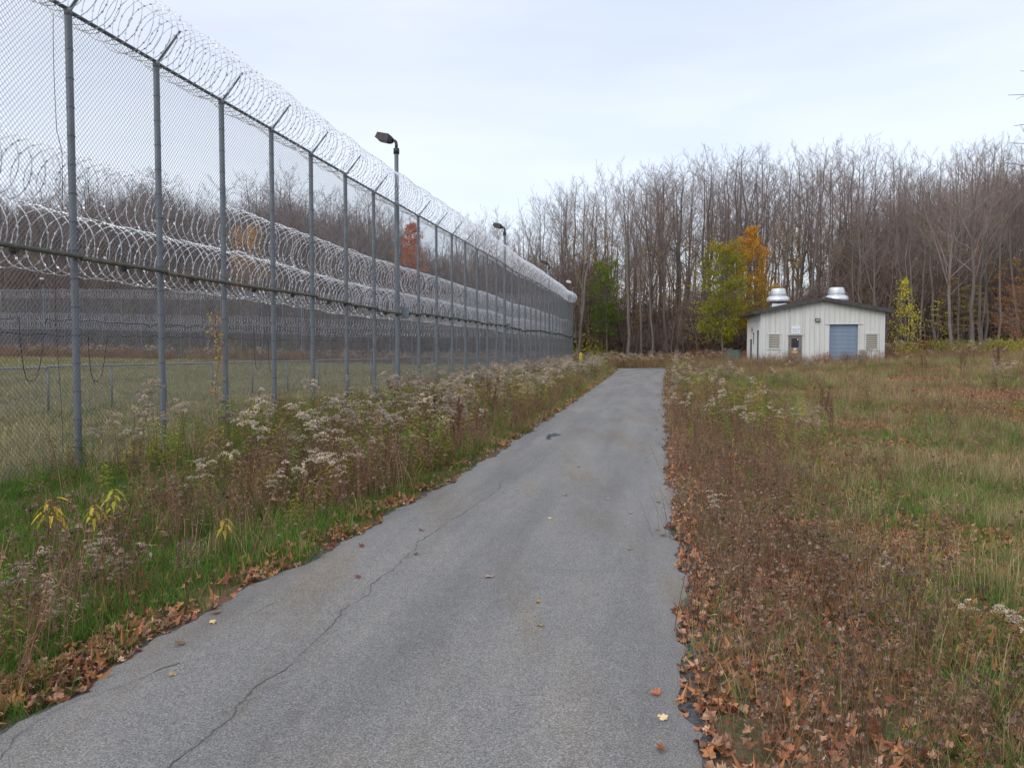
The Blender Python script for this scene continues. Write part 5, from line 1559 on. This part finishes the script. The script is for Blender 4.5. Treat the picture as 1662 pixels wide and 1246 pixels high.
yy = 76.5; put_tree(leaf_tree(902, 13.4, 3.0, 3.0, c_orange, 10500, 'cone', 0.14, sparse=1.2), (1222 - 831) / 1300 * yy, yy, 'orange-topped leafy tree rising behind the shed roof')
yy = 79.0; put_tree(leaf_tree(903, 10.6, 3.0, 1.9, c_ivy, 4200, 'oval', 0.15, sparse=0.45), (985 - 831) / 1300 * yy, yy, 'ivy-green narrow tree at the wood edge beyond the corner of the fence')
yy = 66.5; put_tree(leaf_tree(904, 7.2, 0.8, 1.55, c_yellow, 1500, 'cone', 0.12, 0.05, sparse=0.4), (1468 - 831) / 1300 * yy, yy, 'bright yellow sapling just right of the shed', name='sapling', cat='sapling')
yy = 93.0; put_tree(leaf_tree(905, 16.5, 3.5, 3.4, c_red, 9500, 'cone', 0.17, sparse=1.2), (668 - 831) / 1300 * yy, yy, 'red-orange tree behind the fences beside the nearest lamp pole')
yy = 93.0; put_tree(leaf_tree(906, 15.6, 2.0, 2.6, c_ora2, 6500, 'oval', 0.15, sparse=0.9), (403 - 831) / 1300 * yy, yy, 'orange-leaved tree seen through the fence behind the third and fourth posts')
yy = 64.0; put_tree(leaf_tree(907, 5.6, 1.2, 3.0, c_rust, 3000, 'oval', 0.12, 0.06, sparse=0.7), (1665 - 831) / 1300 * yy, yy, 'rusty-leaved bush tree at the right edge of the picture')
sapl = [leaf_tree(910, 8.5, 2.5, 2.6, c_yellow, 420, 'layer', 0.14, 0.05, True, 0.5), leaf_tree(911, 9.5, 2.8, 3.0, c_ora2, 650, 'layer', 0.14, 0.05, True, 0.45),
        leaf_tree(912, 7.5, 2.2, 2.6, c_mid, 700, 'layer', 0.14, 0.05, True, 0.5), leaf_tree(913, 14.0, 5.0, 2.8, c_ora2, 900, 'oval', 0.15, 0.08, False, 0.35),
        leaf_tree(914, 15.0, 5.0, 2.6, c_mid, 800, 'oval', 0.14, 0.08, False, 0.35)]
SAP = [(1520, 74, 0, .6), (1545, 78, 1, .8), (1572, 76, 2, .9), (1130, 78, 0, .75), (1155, 82, 2, .7), (1100, 84, 1, .9), (1060, 84, 3, .9), (1090, 86, 3, 1.1), (1010, 83, 1, .9), (960, 84, 3, 1.1), (970, 80, 2, .7), (940, 80, 4, .6),
       (1265, 84, 3, .95), (1290, 86, 4, .9), (1330, 88, 4, .85), (1390, 86, 4, .9), (1415, 83, 2, 1.0), (1370, 90, 3, 1.1), (1580, 82, 3, .8), (1610, 84, 4, 1.0), (1640, 78, 1, 1.0), (1500, 82, 4, .9), (1545, 86, 3, 1.05), (1035, 82, 1, .6),
       (560, 96, 2, .7), (250, 94, 2, .6), (300, 95, 0, .55), (460, 96, 2, .6), (60, 95, 4, .8), (160, 98, 3, .9), (720, 98, 1, .8), (840, 98, 1, .8), (900, 88, 2, .7)]
SN = ['yellow-leaved', 'orange-leaved', 'olive-leaved', 'tall thinly orange-leaved', 'tall thinly yellow-leaved']
for px, yv, k, s in SAP:
    wh = 'behind the fenced yard' if px < 700 else 'near the corner of the fence' if px < 990 else 'between the road end and the shed' if px < 1200 else 'behind the shed' if px < 1440 else 'right of the shed'
    put_tree(sapl[k], (px - 831) / 1300 * yv, yv, '%s understorey tree in the wood %s' % (SN[k], wh), px * 1.3, s, 'understorey_tree', 'tree', 'understorey trees with the last autumn leaves')

# low yellow-green shrubs behind the far fence and beside the shed
def bush(seed, col, n=900, r_=1.0, hh=1.5):
    rr = np.random.default_rng(seed); ml = MB(); ms = MB()
    for k in range(14):
        a = rr.random() * 6.28; d = np.array([math.cos(a), math.sin(a), 1.2]); P = limb(ms, (0, 0, -0.1), d / np.linalg.norm(d), hh * 0.9, 0.02, 0.005, 4, rr, 3, 0.15)
        for j in range(n // 14):
            leafq(ml, P[rr.integers(1, 5)] + rr.standard_normal(3) * np.array([0.3, 0.3, 0.2]) * r_, rr.standard_normal(3), 0.12, 0.08, np.array(col) * (0.6 + 0.8 * rr.random()), rr)
    return ms.mesh('stems', M['bark']), ml.mesh('leaves', M['leaf'])
bs = [bush(920, (0.17, 0.17, 0.025)), bush(921, (0.22, 0.19, 0.03)), bush(922, (0.13, 0.06, 0.03))]
rr = np.random.default_rng(5)
for px, yv, k, s in [(200, 91, 0, 1.4), (240, 92, 1, 1.3), (290, 91, 0, 1.5), (330, 92, 1, 1.6), (380, 90, 0, 1.5), (420, 91, 1, 1.5), (465, 90, 0, 1.5), (120, 92, 2, 1.3), (520, 89, 2, 1.3), (560, 88, 2, 1.4), (600, 88, 2, 1.3), (50, 92, 2, 1.4),
                     (1480, 62, 1, 1.0), (1540, 66, 0, 1.2), (1500, 68, 2, 1.2), (1600, 60, 0, 1.0), (1635, 60, 0, 1.1), (1440, 68, 2, 1.1), (1140, 74, 2, 1.1), (960, 76, 0, 1.2), (990, 78, 0, 1.0), (1655, 58, 1, 0.9), (940, 80, 1, 2.2), (925, 84, 0, 2.4)]:
    x = (px - 831) / 1300 * yv
    wh = 'behind the far fence of the yard' if px < 700 else 'beyond the corner of the road fence' if px < 1000 else 'between the road end and the cabinet' if px < 1200 else 'on the rise right of the shed'
    t_ = empty('bush', (x, yv, h1(x, yv)), '%s bush %s' % (['yellow-green', 'yellowing', 'rusty brown'][k], wh), 'bush', 'low bushes at the edge of the wood', px); t_.scale = (s, s, s)
    link('stems', bs[k][0], t_); link('leaves', bs[k][1], t_)

# near tree standing just outside the right edge: only its twigs reach into view
rr = np.random.default_rng(44); mt = MB(); mc = MB()
nx_, ny_ = 12.4, 15.5
mt.tube([(0, 0, -0.3), (0.05, 0, 2.5), (0.1, 0.1, 5), (0.0, 0.1, 8.5)], [0.16, 0.13, 0.09, 0.03], 9)
for (px, py, z_, rad_) in [(1638, 166, 0, .010), (1646, 204, 0, .014), (1640, 240, 0, .012), (1636, 269, 0, .015), (1652, 295, 0, .010), (1658, 125, 0, .008)]:
    yv = ny_ - 1.0 + 1.2 * rr.random(); tip = np.array([(px - 12 - 831) / 1300 * yv - nx_, yv - ny_, (566 - py) * yv / 1300 + EYE - h1(nx_, ny_)])
    st = np.array([0.05, 0.05, tip[2] - 0.5 - 0.4 * rr.random()])
    m = [st + (tip - st) * q + np.array([0, 0, 0.35 * math.sin(q * 3.14)]) + rr.standard_normal(3) * 0.035 for q in np.linspace(0, 1, 9)]
    mc.tube(m, np.linspace(rad_ * 2.4, 0.004, 9), 5)
    for j in (4, 5, 6, 7):
        d = np.array([-0.3 - rr.random(), rr.standard_normal() * 0.5, 0.7 * rr.standard_normal() + 0.4]); d /= np.linalg.norm(d)
        limb(mc, m[j], d, 0.25 + 0.3 * rr.random(), 0.006, 0.0025, 4, rr, 3, 0.25, 0.08)
for k in range(16):
    z_ = 3.0 + 5 * rr.random(); a = rr.uniform(-1.5, 1.5); limb(mc, (0.05, 0.05, z_), (math.cos(a) * 0.8, math.sin(a) * 0.8, 0.5), 1.5 + rr.random(), 0.02, 0.004, 5, rr, 4, 0.15, 0.05)
nt_ = empty('near_tree', (nx_, ny_, h1(nx_, ny_)), 'bare dark twigs of a near tree reaching in at the upper right edge', 'tree')
link('trunk', mt.mesh('trunk', M['bark']), nt_); link('branches', mc.mesh('branches', M['bark']), nt_)
